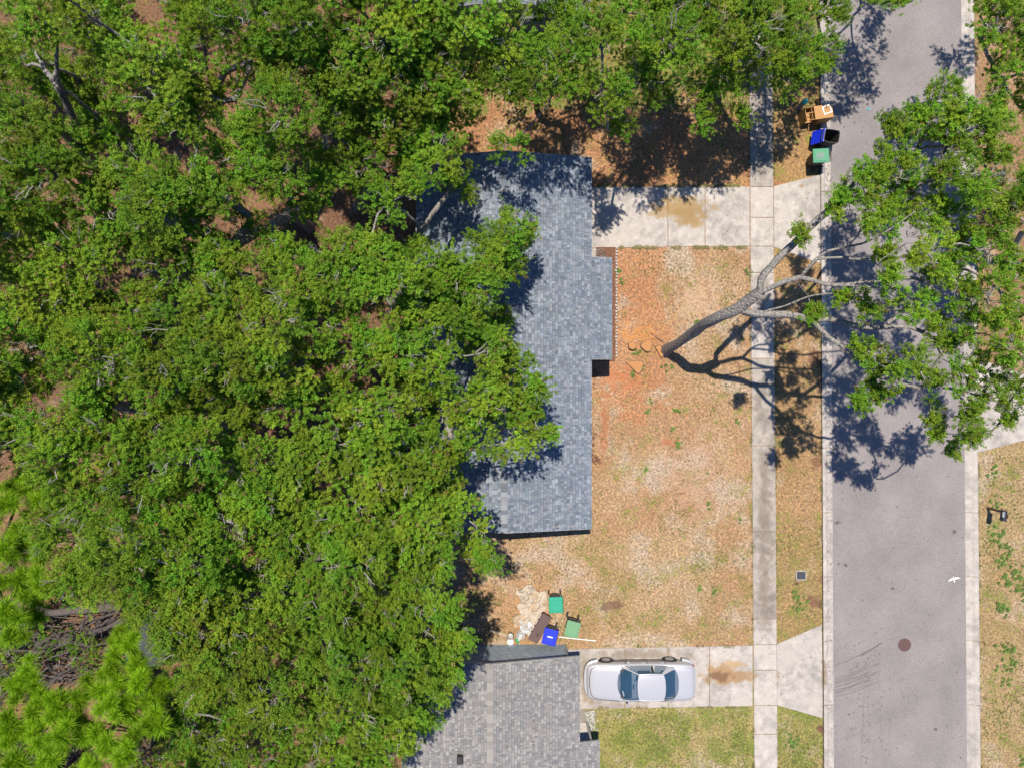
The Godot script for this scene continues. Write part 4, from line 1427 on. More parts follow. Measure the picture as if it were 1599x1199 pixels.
	for k in traces:
		for l in traces[k]:
			for e in l.size():
				l[e] = P(l[e][0], l[e][1], l[e][2])
		bases[k] = Vector3(traces[k][0][1].x, 0, traces[k][0][1].z)
		for e in traces[k].size():
			traces[k][e] = smooth_path(traces[k][e], 2)
	for k in bases.size():
		var t := r.randf_range(0.92, 1.08)
		oak("oak_tree", gl.get(k, "oak with a dense leafy crown standing in the crowded grove behind the houses"), "" if gl.has(k) else "oaks in the grove behind the houses", bases[k], lobes_from(given[k], tops[k], bases[k], 0.065, r), traces.get(k, []), {"tint": Color(t * r.randf_range(0.95, 1.1), t, t), "trunk": 0.22, "tufts": 19.0, "sprigs": 18, "tuft": 0.25, "grow": 1.02, "under": 0.42, "dead": 4.2}, r)

	# ---- low growth between the trunks
	for a in [[40, 1040, 50], [110, 1010, 44], [120, 1170, 60], [250, 1170, 60], [300, 1110, 54], [60, 900, 50], [90, 960, 36], [150, 80, 60], [110, 150, 56], [190, 20, 56], [60, 100, 50], [330, 660, 40], [210, 640, 44], [290, 470, 44], [180, 420, 46], [40, 480, 46], [350, 1190, 56], [400, 1140, 40], [230, 1060, 40], [30, 1150, 60], [330, 20, 50], [550, 110, 50], [420, 130, 40], [380, 1060, 50], [830, 150, 30], [900, 130, 30], [780, 130, 30], [1050, 150, 24], [700, 110, 40], [1000, 90, 40]]:
		var b := P(a[0], a[1])
		var ls := []
		for e in 3:
			var h := r.randf_range(0.7, 2.0)
			ls.append([b + Vector3(r.randfn(0, 0.5), h, r.randfn(0, 0.5)), a[2] * 0.022, 0.7])
		oak("shrub", "low leafy shrub growing in the shade under the trees", "shrubs under the trees", b, ls, [], {"trunk": 0.03, "wood": 0.02, "tufts": 12.0, "sprigs": 10, "dead": 1.0}, r)

	# ---- the oaks along the top
	var top_bases := [Vector3(1.2, 0, -14.2), Vector3(5.2, 0, -13.8), Vector3(9.6, 0, -14.6), Vector3(13.4, 0, -15.6)]
	var top_h := [8.6, 8.2, 7.6, 6.4]
	var top_l := ["oak between the half hidden roof and the house", "oak with a thin drooping limb above the orange strip of soil", "oak beside the pavement with many bare twigs", "low oak on the verge reaching out over the kerb"]
	var band := [[797, 50, 44], [780, 100, 40], [875, 48, 48], [942, 60, 40], [970, 12, 28], [1027, 28, 54], [1050, 66, 42], [1090, 22, 40], [1168, 50, 56], [1135, 108, 40, 6.0], [1202, 80, 46, 6.2], [1262, 78, 36, 5.6], [1294, 88, 18, 5.4], [1282, 12, 36, 5.8], [942, 142, 30, 8.2], [949, 180, 17, 8.0], [876, 110, 36, 8.8], [836, 122, 28, 8.8], [790, 132, 30, 8.8], [1000, 122, 36, 6.2], [1111, 138, 32, 5.2], [1094, 190, 15, 4.8], [1158, 180, 12, 4.8], [1040, 100, 32, 6.2], [1236, 118, 30, 5.2], [1240, 40, 40, 6.2], [1120, 10, 40], [900, -10, 44], [830, -40, 50], [1180, -20, 50], [1260, -60, 50], [1060, -40, 50], [960, -60, 50]]
	given = [[], [], [], []]
	for a in band:
		var p := P(a[0], a[1], a[3] if a.size() > 3 else 7.5)
		var best := 1e9
		var at := 0
		for k in 4:
			var d := Vector2(p.x - top_bases[k].x, p.z - top_bases[k].z).length()
			if d < best:
				best = d
				at = k
		given[at].append(a)
	for k in 4:
		oak("oak_tree", top_l[k], "", top_bases[k], lobes_from(given[k], top_h[k], top_bases[k], 0.06, r, 4.2), [], {"trunk": 0.12, "tufts": 17.0, "sprigs": 15, "tuft": 0.25, "dead": 4.5, "grow": 1.10, "under": 0.12, "wood": 0.042}, r)

	# ---- trees across the street and beyond the top edge
	oak("oak_tree", "oak across the street with its crown above the kerb corner", "", Vector3(22.6, 0, -12.6), lobes_from([[1570, 40, 44], [1592, 100, 44], [1545, 10, 30], [1598, 165, 18], [1640, 60, 60], [1650, 140, 50], [1600, -40, 60], [1540, 60, 22, 5.4], [1560, 110, 24, 5.2], [1679, -176, 40, 8.0]], 8.0, Vector3(20.4, 0, -13.2), 0.05, r, 5.0), [], {"trunk": 0.11, "wood": 0.036, "tufts": 16.0, "tuft": 0.26}, r)
	oak("oak_tree", "oak across the street rising behind the leaning oak's leaves", "", Vector3(23.0, 0, -6.0), lobes_from([[1650, 240, 44], [1640, 300, 50], [1690, 320, 60], [1680, 200, 60]], 8.6, Vector3(23, 0, -6), 0.05, r, 5.0), [], {"trunk": 0.12, "wood": 0.04, "tufts": 16.0}, r)
	oak("oak_tree", "oak with a few twigs hanging over the far end of the street", "", Vector3(16.8 - 2.4, 0, -22.8), lobes_from([[1385, 1, 11, 6.3], [1368, -6, 8, 6.3], [1411, -2, 7, 6.3], [1455, -116, 36, 7.0], [1430, -44, 20, 7.0], [1475, -170, 34, 7.2], [1476, -62, 14, 7.0], [1420, -130, 36, 7.2], [1400, -80, 28, 7.0], [1490, -215, 32, 7.2], [1360, -150, 50, 7.2], [1340, -70, 34, 6.8]], 9.0, Vector3(14.4, 0, -22.8), 0.03, r, 7.0), [], {"trunk": 0.12, "wood": 0.03}, r)

	# ---- pines in the lower left corner
	pine(Vector3(-19.6, 0, 6.4), [[22, 770], [60, 782], [25, 822], [6, 856], [62, 835], [40, 860], [58, 862], [5, 790], [8, 955], [40, 930], [30, 905], [60, 915], [20, 985], [50, 960], [80, 800], [35, 745], [70, 760], [-30, 800], [-30, 860], [-20, 920]], 9.6, "pine with bright needle tufts beside the brush heap", r)
	pine(Vector3(-16.6, 0, 14.2), [[70, 1096], [52, 1112], [10, 1120], [105, 1122], [30, 1076], [130, 1150], [120, 1085], [35, 1140], [90, 1150], [45, 1060], [80, 1120], [10, 1160], [70, 1185], [95, 1090], [60, 1160], [15, 1195], [-30, 1130], [-20, 1190], [60, 1225]], 9.4, "pine with bright needle tufts in front of the shed, nearest the fallen trunk", r)
	pine(Vector3(-13.6, 0, 13.6), [[184, 992], [180, 1020], [172, 1048], [210, 1042], [165, 1076], [145, 1140], [196, 1112], [230, 1096], [206, 1152], [160, 1164], [190, 1192], [252, 1066], [120, 1125], [215, 1070], [240, 1130], [140, 1190], [175, 1100], [200, 1005], [235, 1215], [170, 1230]], 9.0, "pine with a tall column of needle tufts rising by the shed roof", r)
	brush_heap(r)

func needle_mesh(seed_: int) -> ArrayMesh:
	var r := RandomNumberGenerator.new()
	r.seed = seed_
	var mb := MB.new()
	for k in 330:
		var a := r.randf() * TAU
		var cy := r.randf_range(-0.15, 1.0)
		var sy := sqrt(1.0 - cy * cy)
		var d := Vector3(cos(a) * sy, cy, sin(a) * sy)
		var l := r.randf_range(0.24, 0.40)
		var root := Vector3(0, r.randf_range(-0.10, 0.08), 0)
		var s := d.cross(Vector3(r.randfn(0, 1), r.randfn(0, 1), r.randfn(0, 1))).normalized() * r.randf_range(0.0042, 0.0064)
		var mid := root + d * l * 0.55
		var tip := root + d * l + Vector3(0, -0.05 * l, 0)
		var g := r.randf_range(0.75, 1.25)
		mb.col = Color(g * r.randf_range(0.9, 1.15), g, g)
		mb.poly([root - s * 0.6, root + s * 0.6, mid + s, mid - s], Vector3.UP)
		mb.poly([mid - s, mid + s, tip], Vector3.UP)
	return mb.mesh(M.pine_needle)

func pine(base: Vector3, spots: Array, htop: float, label: String, r: RandomNumberGenerator) -> void:
	var t := thing("pine_tree", label, "tree", base, 0.0, "")
	var trunk := [Vector3(0, -0.3, 0), Vector3(0.05, htop * 0.3, 0.04), Vector3(-0.04, htop * 0.62, 0.08), Vector3(0.05, htop * 0.92, 0.0)]
	var sp := smooth_path(trunk, 4)
	var rad := []
	for k in sp.size():
		rad.append(lerpf(0.17, 0.035, float(k) / (sp.size() - 1)))
	var mb := MB.new()
	mb.tube(sp, rad, 9)
	part("trunk", mb, M.pine_bark, t)
	var xf := []
	var cols := []
	for a in spots:
		var h := htop - 0.5
		for k in 4:
			var q := P(a[0], a[1], h)
			var d := Vector2(q.x - base.x, q.z - base.z).length()
			h = lerpf(h, maxf(4.5, htop - 0.55 * d), 0.7)
		h += r.randfn(0, 0.3)
		var tip := P(a[0], a[1], h) - base
		var from: Vector3 = sp[clampi(int((tip.y - 0.9) / htop * sp.size()), 3, sp.size() - 1)]
		var m := from.lerp(tip, 0.6) + Vector3(0, -0.25, 0)
		mb = MB.new()
		mb.tube(smooth_path([from, m, tip], 3), [0.05, 0.046, 0.042, 0.036, 0.03, 0.024, 0.014], 6)
		part("branch", mb, M.pine_bark, t)
		var tone := r.randf_range(0.85, 1.2)
		for k in 5:
			var off := Vector3.ZERO if k == 0 else Vector3(r.randfn(0, 0.22), r.randfn(-0.16, 0.12), r.randfn(0, 0.22))
			var ax := ((tip - m).normalized() * 0.6 + Vector3.UP + off * 1.5).normalized()
			xf.append(Transform3D((Basis(Quaternion(Vector3.UP, ax)) * Basis(Vector3.UP, r.randf() * TAU)).scaled(Vector3.ONE * r.randf_range(0.95, 1.4)), tip + off))
			var g := tone * r.randf_range(0.85, 1.15)
			cols.append(Color(0.185 * g, 0.335 * g, 0.010 * g))
	multi("crown", needle_mesh(r.randi() % 1000), xf, cols, t).set_meta("kind", "stuff")

func brush_heap(r: RandomNumberGenerator) -> void:
	# a fallen tree with its broken limbs, held up by its own branches
	var a := P(225, 945, 1.3)
	var t := thing("fallen_tree", "dead brown fallen trunk with a tangle of broken limbs beside the shed", "fallen tree", Vector3(a.x, 0, a.z))
	var base := Vector3(a.x, 0, a.z)
	var n := 0
	for l in [[[225, 940, 1.2], [170, 948, 1.5], [115, 953, 1.7], [70, 955, 1.9], [30, 925, 2.2], [0, 900, 2.4]], [[220, 955, 0.9], [150, 985, 1.0], [80, 1010, 0.9], [20, 1030, 0.7], [-30, 1040, 0.4]]]:
		var q := []
		for p in l:
			q.append(P(p[0], p[1], p[2]) - base)
		var sp := smooth_path(q, 3)
		var rad := []
		for k in sp.size():
			rad.append(lerpf(0.24, 0.09, float(k) / (sp.size() - 1)))
		var mb := MB.new()
		mb.tube(sp, rad, 8)
		part("trunk" if n == 0 else "limb", mb, M.dead_wood, t)
		n += 1
	for k in 110:
		var px := r.randf_range(0, 200)
		var py := 960 + r.randf_range(-20, 90) + (200 - px) * 0.12
		var h := r.randf_range(0.3, 1.8)
		var p0 := P(px, py, h) - base
		var dir := Vector3(-1, r.randfn(0.0, 0.12), r.randfn(0.25, 0.45)).normalized()
		var ln := r.randf_range(0.9, 2.6)
		var p1 := p0 + dir * ln
		p1.y = maxf(p1.y, 0.05)
		var mb := MB.new()
		var g := r.randf_range(0.7, 1.5)
		mb.col = Color(g, g, g)
		var rr := r.randf_range(0.02, 0.06)
		mb.tube(smooth_path([p0, p0.lerp(p1, 0.5) + Vector3(r.randfn(0, 0.1), r.randfn(0, 0.1), r.randfn(0, 0.15)), p1], 3), [rr, rr, rr * 0.9, rr * 0.8, rr * 0.65, rr * 0.5, rr * 0.3], 5)
		for e in 3:
			var q0 := p0.lerp(p1, r.randf_range(0.3, 0.9))
			var q1 := q0 + dir.rotated(Vector3.UP, r.randfn(0, 0.8)) * r.randf_range(0.3, 0.8)
			q1.y = maxf(q1.y, 0.04)
			mb.tube([q0, q0.lerp(q1, 0.5) + Vector3(0, 0.05, 0), q1], [rr * 0.5, rr * 0.4, rr * 0.15], 4)
		part("broken_limb", mb, M.dead_wood, t)

# ---------------------------------------------------------------- the car
func build_car() -> void:
	var car := thing("car", "silver white four door saloon parked on the weathered driveway", "car", Vector3(5.98, 0.03, 13.8), 0.012)
	# stations along x (front at -x): x, half width, y of sill, y of shoulder, y of the top at the middle
	var st := [[-2.50, 0.52, 0.34, 0.52, 0.55], [-2.47, 0.66, 0.27, 0.60, 0.64], [-2.38, 0.76, 0.24, 0.66, 0.71], [-2.2, 0.825, 0.22, 0.70, 0.765], [-1.9, 0.86, 0.21, 0.745, 0.82], [-1.5, 0.88, 0.2, 0.80, 0.88], [-1.15, 0.89, 0.2, 0.84, 0.925], [-0.8, 0.895, 0.2, 0.86, 0.94], [0.0, 0.90, 0.2, 0.88, 0.93], [0.8, 0.895, 0.2, 0.89, 0.94], [1.5, 0.885, 0.2, 0.90, 0.975], [1.9, 0.87, 0.22, 0.90, 0.985], [2.2, 0.835, 0.25, 0.885, 0.97], [2.38, 0.775, 0.28, 0.85, 0.93], [2.46, 0.69, 0.32, 0.76, 0.82], [2.49, 0.58, 0.38, 0.62, 0.66]]
	var rows := []
	for s in st:
		var w: float = s[1]
		var row := []
		var half := [[0.0, s[2] - 0.02], [w * 0.80, s[2]], [w * 0.955, s[2] + 0.10], [w * 0.985, lerpf(s[2], s[3], 0.45)], [w, lerpf(s[2], s[3], 0.72)], [w * 0.985, s[3] - 0.05], [w * 0.945, s[3]], [w * 0.86, lerpf(s[3], s[4], 0.55)], [w * 0.6, lerpf(s[3], s[4], 0.88)], [0.0, s[4]]]
		for k in half.size():
			row.append(Vector3(s[0], half[k][1], -half[k][0]))
		for k in range(half.size() - 2, -1, -1):
			row.append(Vector3(s[0], half[k][1], half[k][0]))
		rows.append(row)
	# smooth along the length
	var fine := []
	for k in rows.size() - 1:
		for e in 3:
			var row := []
			for j in rows[0].size():
				row.append(rows[k][j].cubic_interpolate(rows[k + 1][j], rows[maxi(k - 1, 0)][j], rows[mini(k + 2, rows.size() - 1)][j], e / 3.0))
			fine.append(row)
	fine.append(rows[-1])
	var mb := MB.new()
	var m: int = rows[0].size()
	var b := mb.v.size()
	for q in fine.size():
		for k in m:
			var du: Vector3 = fine[q][(k + 1) % m] - fine[q][(k - 1 + m) % m]
			var dv: Vector3 = fine[mini(q + 1, fine.size() - 1)][k] - fine[maxi(q - 1, 0)][k]
			var nn := du.cross(dv).normalized()
			if nn.dot(fine[q][k] - Vector3(fine[q][k].x, 0.55, 0)) < 0:
				nn = -nn
			mb.vert(fine[q][k], nn)
	for q in fine.size() - 1:
		for k in m:
			var j := (k + 1) % m
			var i0 := b + q * m
			var o: Vector3 = mb.n[i0 + k] + mb.n[i0 + j]
			mb.face(i0 + k, i0 + j, i0 + m + j, o)
			mb.face(i0 + k, i0 + m + j, i0 + m + k, o)
	mb.poly(rows[0], Vector3.LEFT)
	mb.poly(rows[-1], Vector3.RIGHT)
	part("body", mb, M.car_paint, car)

	# greenhouse rails: bottom and roof lines, right side z < 0 mirrored
	var wf := [Vector3(-1.12, 0.93, 0.0), Vector3(-1.05, 0.925, 0.42), Vector3(-0.84, 0.91, 0.74)]        # windscreen foot, middle to side
	var wt := [Vector3(-0.27, 1.385, 0.0), Vector3(-0.25, 1.375, 0.34), Vector3(-0.19, 1.35, 0.575)]      # windscreen head
	var rt := [Vector3(1.02, 1.375, 0.0), Vector3(1.0, 1.365, 0.34), Vector3(0.94, 1.34, 0.565)]          # rear window head
	var rf := [Vector3(1.70, 0.99, 0.0), Vector3(1.66, 0.985, 0.40), Vector3(1.52, 0.97, 0.67)]           # rear window foot
	var arc := func(a: Array, n: int) -> Array:
		var q := [Vector3(a[2].x, a[2].y, -a[2].z), Vector3(a[1].x, a[1].y, -a[1].z), a[0], a[1], a[2]]
		return smooth_path(q, n)
	var sheet := func(lo: Array, hi: Array, bulge: Vector3, n: int) -> Array:
		var out := []
		for k in n + 1:
			var t := float(k) / n
			var row := []
			for j in lo.size():
				row.append(lo[j].lerp(hi[j], t) + bulge * sin(t * PI))
			out.append(row)
		return out
	mb = MB.new()
	mb.grid(sheet.call(arc.call(wf, 3), arc.call(wt, 3), Vector3(-0.02, 0.03, 0), 5), Vector3(-1, 1, 0))
	part("windscreen", mb, M.car_glass, car)
	mb = MB.new()
	mb.grid(sheet.call(arc.call(rf, 3), arc.call(rt, 3), Vector3(0.02, 0.03, 0), 5), Vector3(1, 1, 0))
	part("rear_window", mb, M.car_glass, car)
	mb = MB.new()
	mb.grid(sheet.call(arc.call(wt, 3), arc.call(rt, 3), Vector3(0, 0.035, 0), 8), Vector3.UP)
	part("roof_panel", mb, M.car_paint, car)
	for s in [-1.0, 1.0]:
		var f := func(p: Vector3) -> Vector3: return Vector3(p.x, p.y, p.z * s)
		var belt := [Vector3(-0.80, 0.90, 0.80), Vector3(-0.2, 0.905, 0.815), Vector3(0.4, 0.915, 0.815), Vector3(1.0, 0.93, 0.80), Vector3(1.50, 0.955, 0.735)]
		var rail := [Vector3(-0.19, 1.345, 0.58), Vector3(0.1, 1.362, 0.60), Vector3(0.42, 1.366, 0.605), Vector3(0.72, 1.357, 0.595), Vector3(0.94, 1.335, 0.57)]
		var lo := []
		var hi := []
		for p in smooth_path(belt, 3):
			lo.append(f.call(p))
		for p in smooth_path(rail, 3):
			hi.append(f.call(p))
		# side glass, front and rear doors
		for w in [[0, 6, 0.10], [7, 10, 0.06]]:
			mb = MB.new()
			var rws := []
			for k in 5:
				var t := lerpf(0.03, 0.93, k / 4.0)
				var row := []
				for j in range(w[0], w[1] + 1):
					row.append(lo[j].lerp(hi[j], t) + Vector3(0, 0, s * 0.02 * sin(t * PI)))
				rws.append(row)
			mb.grid(rws, Vector3(0, 0.3, s))
			part("side_window", mb, M.car_glass, car)
		# pillars, roof rail and belt moulding
		mb = MB.new()
		mb.tube([f.call(Vector3(-0.93, 0.895, 0.775)), f.call(Vector3(-0.52, 1.15, 0.68)), hi[0]], [0.045, 0.034, 0.034], 8)
		mb.tube([hi[0], hi[3], hi[6], hi[9], hi[12]], [0.034, 0.034, 0.034, 0.034, 0.036], 8)
		part("roof_rail", mb, M.car_paint, car)
		mb = MB.new()
		var cp := []
		for k in 5:
			var t := k / 4.0
			cp.append([lo[10].lerp(hi[10], t), lo[12].lerp(hi[12], t), f.call(rf[2]).lerp(f.call(rt[2]), t)])
		mb.grid(cp, Vector3(0.4, 0.5, s))
		part("rear_pillar", mb, M.car_paint, car)
		bx("door_pillar", lo[6].lerp(hi[6], 0.5) + Vector3(0.06, 0.0, 0), Vector3(0.09, 0.46, 0.03), M.black_plastic, car, 0.005, Basis(Vector3(1, 0, 0), -s * 0.44))
		mb = MB.new()
		mb.tube(lo, [0.016, 0.016, 0.016, 0.016, 0.016, 0.016, 0.016, 0.016, 0.016, 0.016, 0.016, 0.016, 0.016], 5)
		part("belt_moulding", mb, M.black_plastic, car)
		mb = MB.new()
		mb.tube([Vector3(-1.5, 0.52, s * 0.885), Vector3(0, 0.53, s * 0.903), Vector3(1.4, 0.54, s * 0.89)], [0.018, 0.018, 0.018], 5)
		part("side_moulding", mb, M.black_plastic, car)
		for x in [-0.72, 0.30, 1.12]:
			bx("door_seam", Vector3(x, 0.62, s * 0.897), Vector3(0.016, 0.50, 0.02), M.black_plastic, car)
		for x in [0.12, 1.0]:
			bx("door_handle", Vector3(x, 0.78, s * 0.90), Vector3(0.17, 0.03, 0.03), M.car_paint, car, 0.01)
		mb = MB.new()
		mb.box(Vector3(-0.62, 0.96, s * 0.965), Vector3(0.11, 0.13, 0.19), Basis(Vector3.UP, s * 0.25), 0.04)
		mb.box(Vector3(-0.60, 0.93, s * 0.86), Vector3(0.06, 0.04, 0.10))
		part("mirror", mb, M.car_paint, car)
		bx("headlight", Vector3(-2.35, 0.585, s * 0.60), Vector3(0.18, 0.12, 0.30), M.lamp_lens, car, 0.03, Basis(Vector3.UP, -s * 0.32))
		bx("tail_light", Vector3(2.40, 0.68, s * 0.60), Vector3(0.12, 0.14, 0.32), M.tail_red, car, 0.03, Basis(Vector3.UP, s * 0.22))
		for x in [-1.55, 1.42]:
			var wh := Node3D.new()
			wh.name = "wheel"
			car.add_child(wh, true)
			wh.transform = Transform3D(Basis(Vector3(1, 0, 0), s * PI / 2), Vector3(x, 0.315, s * 0.80))
			mb = MB.new()
			mb.lathe([Vector2(0.20, -0.10), Vector2(0.27, -0.105), Vector2(0.31, -0.085), Vector2(0.318, -0.05), Vector2(0.318, 0.06), Vector2(0.31, 0.09), Vector2(0.27, 0.108), Vector2(0.205, 0.10)], 28)
			part("tyre", mb, M.tyre, wh)
			mb = MB.new()
			mb.lathe([Vector2(0.205, 0.06), Vector2(0.20, 0.10), Vector2(0.17, 0.098), Vector2(0.13, 0.075), Vector2(0.05, 0.085), Vector2(0.0, 0.095)], 24)
			part("rim", mb, M.rim, wh)
			mb = MB.new()
			var arch := []
			for k in 11:
				var a := PI * k / 10.0
				arch.append(Vector3(x + cos(a) * 0.355, 0.315 + sin(a) * 0.345, s * 0.885))
			mb.tube(arch, [0.016, 0.018, 0.018, 0.018, 0.018, 0.018, 0.018, 0.018, 0.018, 0.018, 0.016], 5)
			part("wheel_arch", mb, M.black_plastic, car)
	# bonnet and boot shut lines, bumpers
	mb = MB.new()
	mb.tube(smooth_path([Vector3(-1.05, 0.905, -0.80), Vector3(-1.9, 0.785, -0.755), Vector3(-2.24, 0.735, -0.66), Vector3(-2.36, 0.722, -0.35), Vector3(-2.385, 0.72, 0), Vector3(-2.36, 0.722, 0.35), Vector3(-2.24, 0.735, 0.66), Vector3(-1.9, 0.785, 0.755), Vector3(-1.05, 0.905, 0.80)], 3), Array(range(25)).map(func(_k): return 0.014), 4)
	part("bonnet_seam", mb, M.black_plastic, car)
	mb = MB.new()
	mb.tube(smooth_path([Vector3(1.60, 0.965, -0.74), Vector3(2.2, 0.935, -0.70), Vector3(2.36, 0.90, -0.62), Vector3(2.44, 0.868, 0), Vector3(2.36, 0.90, 0.62), Vector3(2.2, 0.935, 0.70), Vector3(1.60, 0.965, 0.74)], 3), Array(range(19)).map(func(_k): return 0.008), 4)
	part("boot_seam", mb, M.grey_plastic, car)
	for e in [[-1.0, "front_bumper"], [1.0, "rear_bumper"]]:
		mb = MB.new()
		var q := smooth_path([Vector3(e[0] * 1.98, 0.42, -0.885), Vector3(e[0] * 2.32, 0.43, -0.80), Vector3(e[0] * 2.50, 0.44, -0.55), Vector3(e[0] * 2.56, 0.44, 0), Vector3(e[0] * 2.50, 0.44, 0.55), Vector3(e[0] * 2.32, 0.43, 0.80), Vector3(e[0] * 1.98, 0.42, 0.885)], 3)
		mb.tube(q, Array(range(19)).map(func(_k): return 0.085), 8)
		part(e[1], mb, M.car_paint, car)
	# cabin
	bx("dashboard", Vector3(-0.72, 0.93, 0), Vector3(0.52, 0.10, 1.34), M.car_interior, car, 0.04)
	bx("rear_shelf", Vector3(1.28, 0.955, 0), Vector3(0.52, 0.05, 1.22), M.car_interior, car, 0.02)
	mb = MB.new()
	mb.tube(Array(range(17)).map(func(k): return Vector3(-0.34, 0.98, -0.36) + Basis(Vector3(0, 0, 1), -0.5) * Vector3(0, cos(k * TAU / 16) * 0.18, sin(k * TAU / 16) * 0.18)), Array(range(17)).map(func(_k): return 0.016), 6, false)
	part("steering_wheel", mb, M.black_plastic, car)
	for z in [-0.36, 0.36]:
		mb = MB.new()
		mb.box(Vector3(0.05, 0.965, z), Vector3(0.5, 0.10, 0.5), Basis.IDENTITY, 0.04)
		mb.box(Vector3(0.34, 1.06, z), Vector3(0.14, 0.42, 0.48), Basis(Vector3(0, 0, 1), -0.25), 0.05)
		mb.box(Vector3(0.41, 1.26, z), Vector3(0.09, 0.13, 0.24), Basis.IDENTITY, 0.035)
		part("seat", mb, M.car_interior, car)
	mb = MB.new()
	mb.box(Vector3(0.98, 1.02, 0), Vector3(0.16, 0.32, 1.2), Basis(Vector3(0, 0, 1), -0.3), 0.05)
	part("rear_seat", mb, M.car_interior, car)
	bx("dash_paper", Vector3(-0.86, 0.985, 0.42), Vector3(0.06, 0.012, 0.24), M.white_plastic, car, 0.0, Basis(Vector3.UP, 0.25))
	for z in [-0.42, 0.12]:
		mb = MB.new()
		mb.tube([Vector3(-1.08, 0.955, z), Vector3(-0.98, 1.02, z + 0.24), Vector3(-0.86, 1.075, z + 0.46)], [0.010, 0.009, 0.007], 5)
		part("wiper", mb, M.black_plastic, car)
	mb = MB.new()
	mb.tube([Vector3(-1.0, 0.92, -0.80), Vector3(-0.8, 1.7, -0.82)], [0.006, 0.003], 5)
	part("aerial", mb, M.black_plastic, car)
	bx("rear_view_mirror", Vector3(-0.42, 1.24, 0.02), Vector3(0.03, 0.06, 0.22), M.black_plastic, car, 0.01)

# ---------------------------------------------------------------- wheeled bins
func wheeled_bin(label: String, at: Vector3, turn: float, body: Material, lid: Material, open_lid := false, mark := "") -> Node3D:
	# the hinge and wheels are on the -z side before the turn
	var t := thing("wheeled_bin", label, "bin", at, turn, "")
	var w := 0.60
	var d := 0.70
	var h := 0.98
	var mb := MB.new()
	var rings := []
	for e in [[0.03, 0.74], [0.10, 0.76], [0.90, 0.985], [0.93, 1.02], [h, 1.02]]:
		var row := []
		for k in 16:
			var a := TAU * k / 16.0
			var c := Vector2(cos(a), sin(a))
			c = c.sign() * Vector2(pow(absf(c.x), 0.35), pow(absf(c.y), 0.35))
			row.append(Vector3(c.x * w / 2 * e[1], e[0], c.y * d / 2 * e[1]))
		rings.append(row)
	for q in rings.size() - 1:
		for k in 16:
			var j := (k + 1) % 16
			var o: Vector3 = rings[q][k] - Vector3(0, rings[q][k].y, 0)
			mb.poly([rings[q][k], rings[q][j], rings[q + 1][j], rings[q + 1][k]], o)
			if q > 0:      # inner skin
				var inn := func(p: Vector3) -> Vector3: return Vector3(p.x * 0.93, p.y, p.z * 0.94)
				mb.poly([inn.call(rings[q][k]), inn.call(rings[q][j]), inn.call(rings[q + 1][j]), inn.call(rings[q + 1][k])], -o)
	for k in 16:
		var j := (k + 1) % 16
		mb.poly([rings[4][k], rings[4][j], rings[4][j] * Vector3(0.93, 1, 0.94), rings[4][k] * Vector3(0.93, 1, 0.94)], Vector3.UP)
	var fl := []
	for k in 16:
		fl.append(rings[1][k] * Vector3(0.93, 1, 0.94))
	mb.poly(fl, Vector3.UP)
	part("body", mb, body, t)
	mb = MB.new()
	mb.tube([Vector3(-0.27, 0.93, -0.35), Vector3(-0.26, 0.97, -0.45), Vector3(0.26, 0.97, -0.45), Vector3(0.27, 0.93, -0.35)], [0.02, 0.02, 0.02, 0.02], 6)
	part("handle", mb, M.black_plastic, t)
	for s in [-1.0, 1.0]:
		mb = MB.new()
		mb.lathe([Vector2(0.05, -0.03), Vector2(0.115, -0.03), Vector2(0.125, -0.015), Vector2(0.125, 0.015), Vector2(0.115, 0.03), Vector2(0.0, 0.03)], 18, Transform3D(Basis(Vector3(0, 0, 1), -s * PI / 2), Vector3(s * 0.27, 0.125, -0.33)))
		part("wheel", mb, M.tyre, t)
	# lid: a shallow dished tray with a raised panel, hinged at the back
	var l := Node3D.new()
	l.name = "lid"
	t.add_child(l)
	l.position = Vector3(0, h + 0.005, -0.36)
	if open_lid:
		l.rotation.x = -4.25
	mb = MB.new()
	mb.box(Vector3(0, 0.022, 0.37), Vector3(w + 0.05, 0.045, d + 0.05), Basis.IDENTITY, 0.02)
	part("shell", mb, lid, l)
	mb = MB.new()
	mb.box(Vector3(0, 0.052, 0.40), Vector3(w - 0.10, 0.02, d - 0.18), Basis.IDENTITY, 0.009)
	part("raised_panel", mb, lid, l)
	mb = MB.new()
	mb.tube([Vector3(-0.2, 0.02, -0.01), Vector3(0.2, 0.02, -0.01)], [0.02, 0.02], 6)
	part("hinge", mb, M.black_plastic, l)
	if mark == "bar":
		bx("white_label", Vector3(0, 0.0645, 0.36), Vector3(0.24, 0.004, 0.055), M.white_plastic, l)
	elif mark == "worn":
		for q in [[-0.07, 0.34, 0.12, 0.10], [0.06, 0.30, 0.14, 0.06], [0.02, 0.45, 0.22, 0.08], [-0.05, 0.55, 0.10, 0.07], [0.10, 0.53, 0.07, 0.12]]:
			bx("embossed_mark", Vector3(q[0], 0.0635, q[1]), Vector3(q[2], 0.003, q[3]), M.grey_plastic, l)
	return t

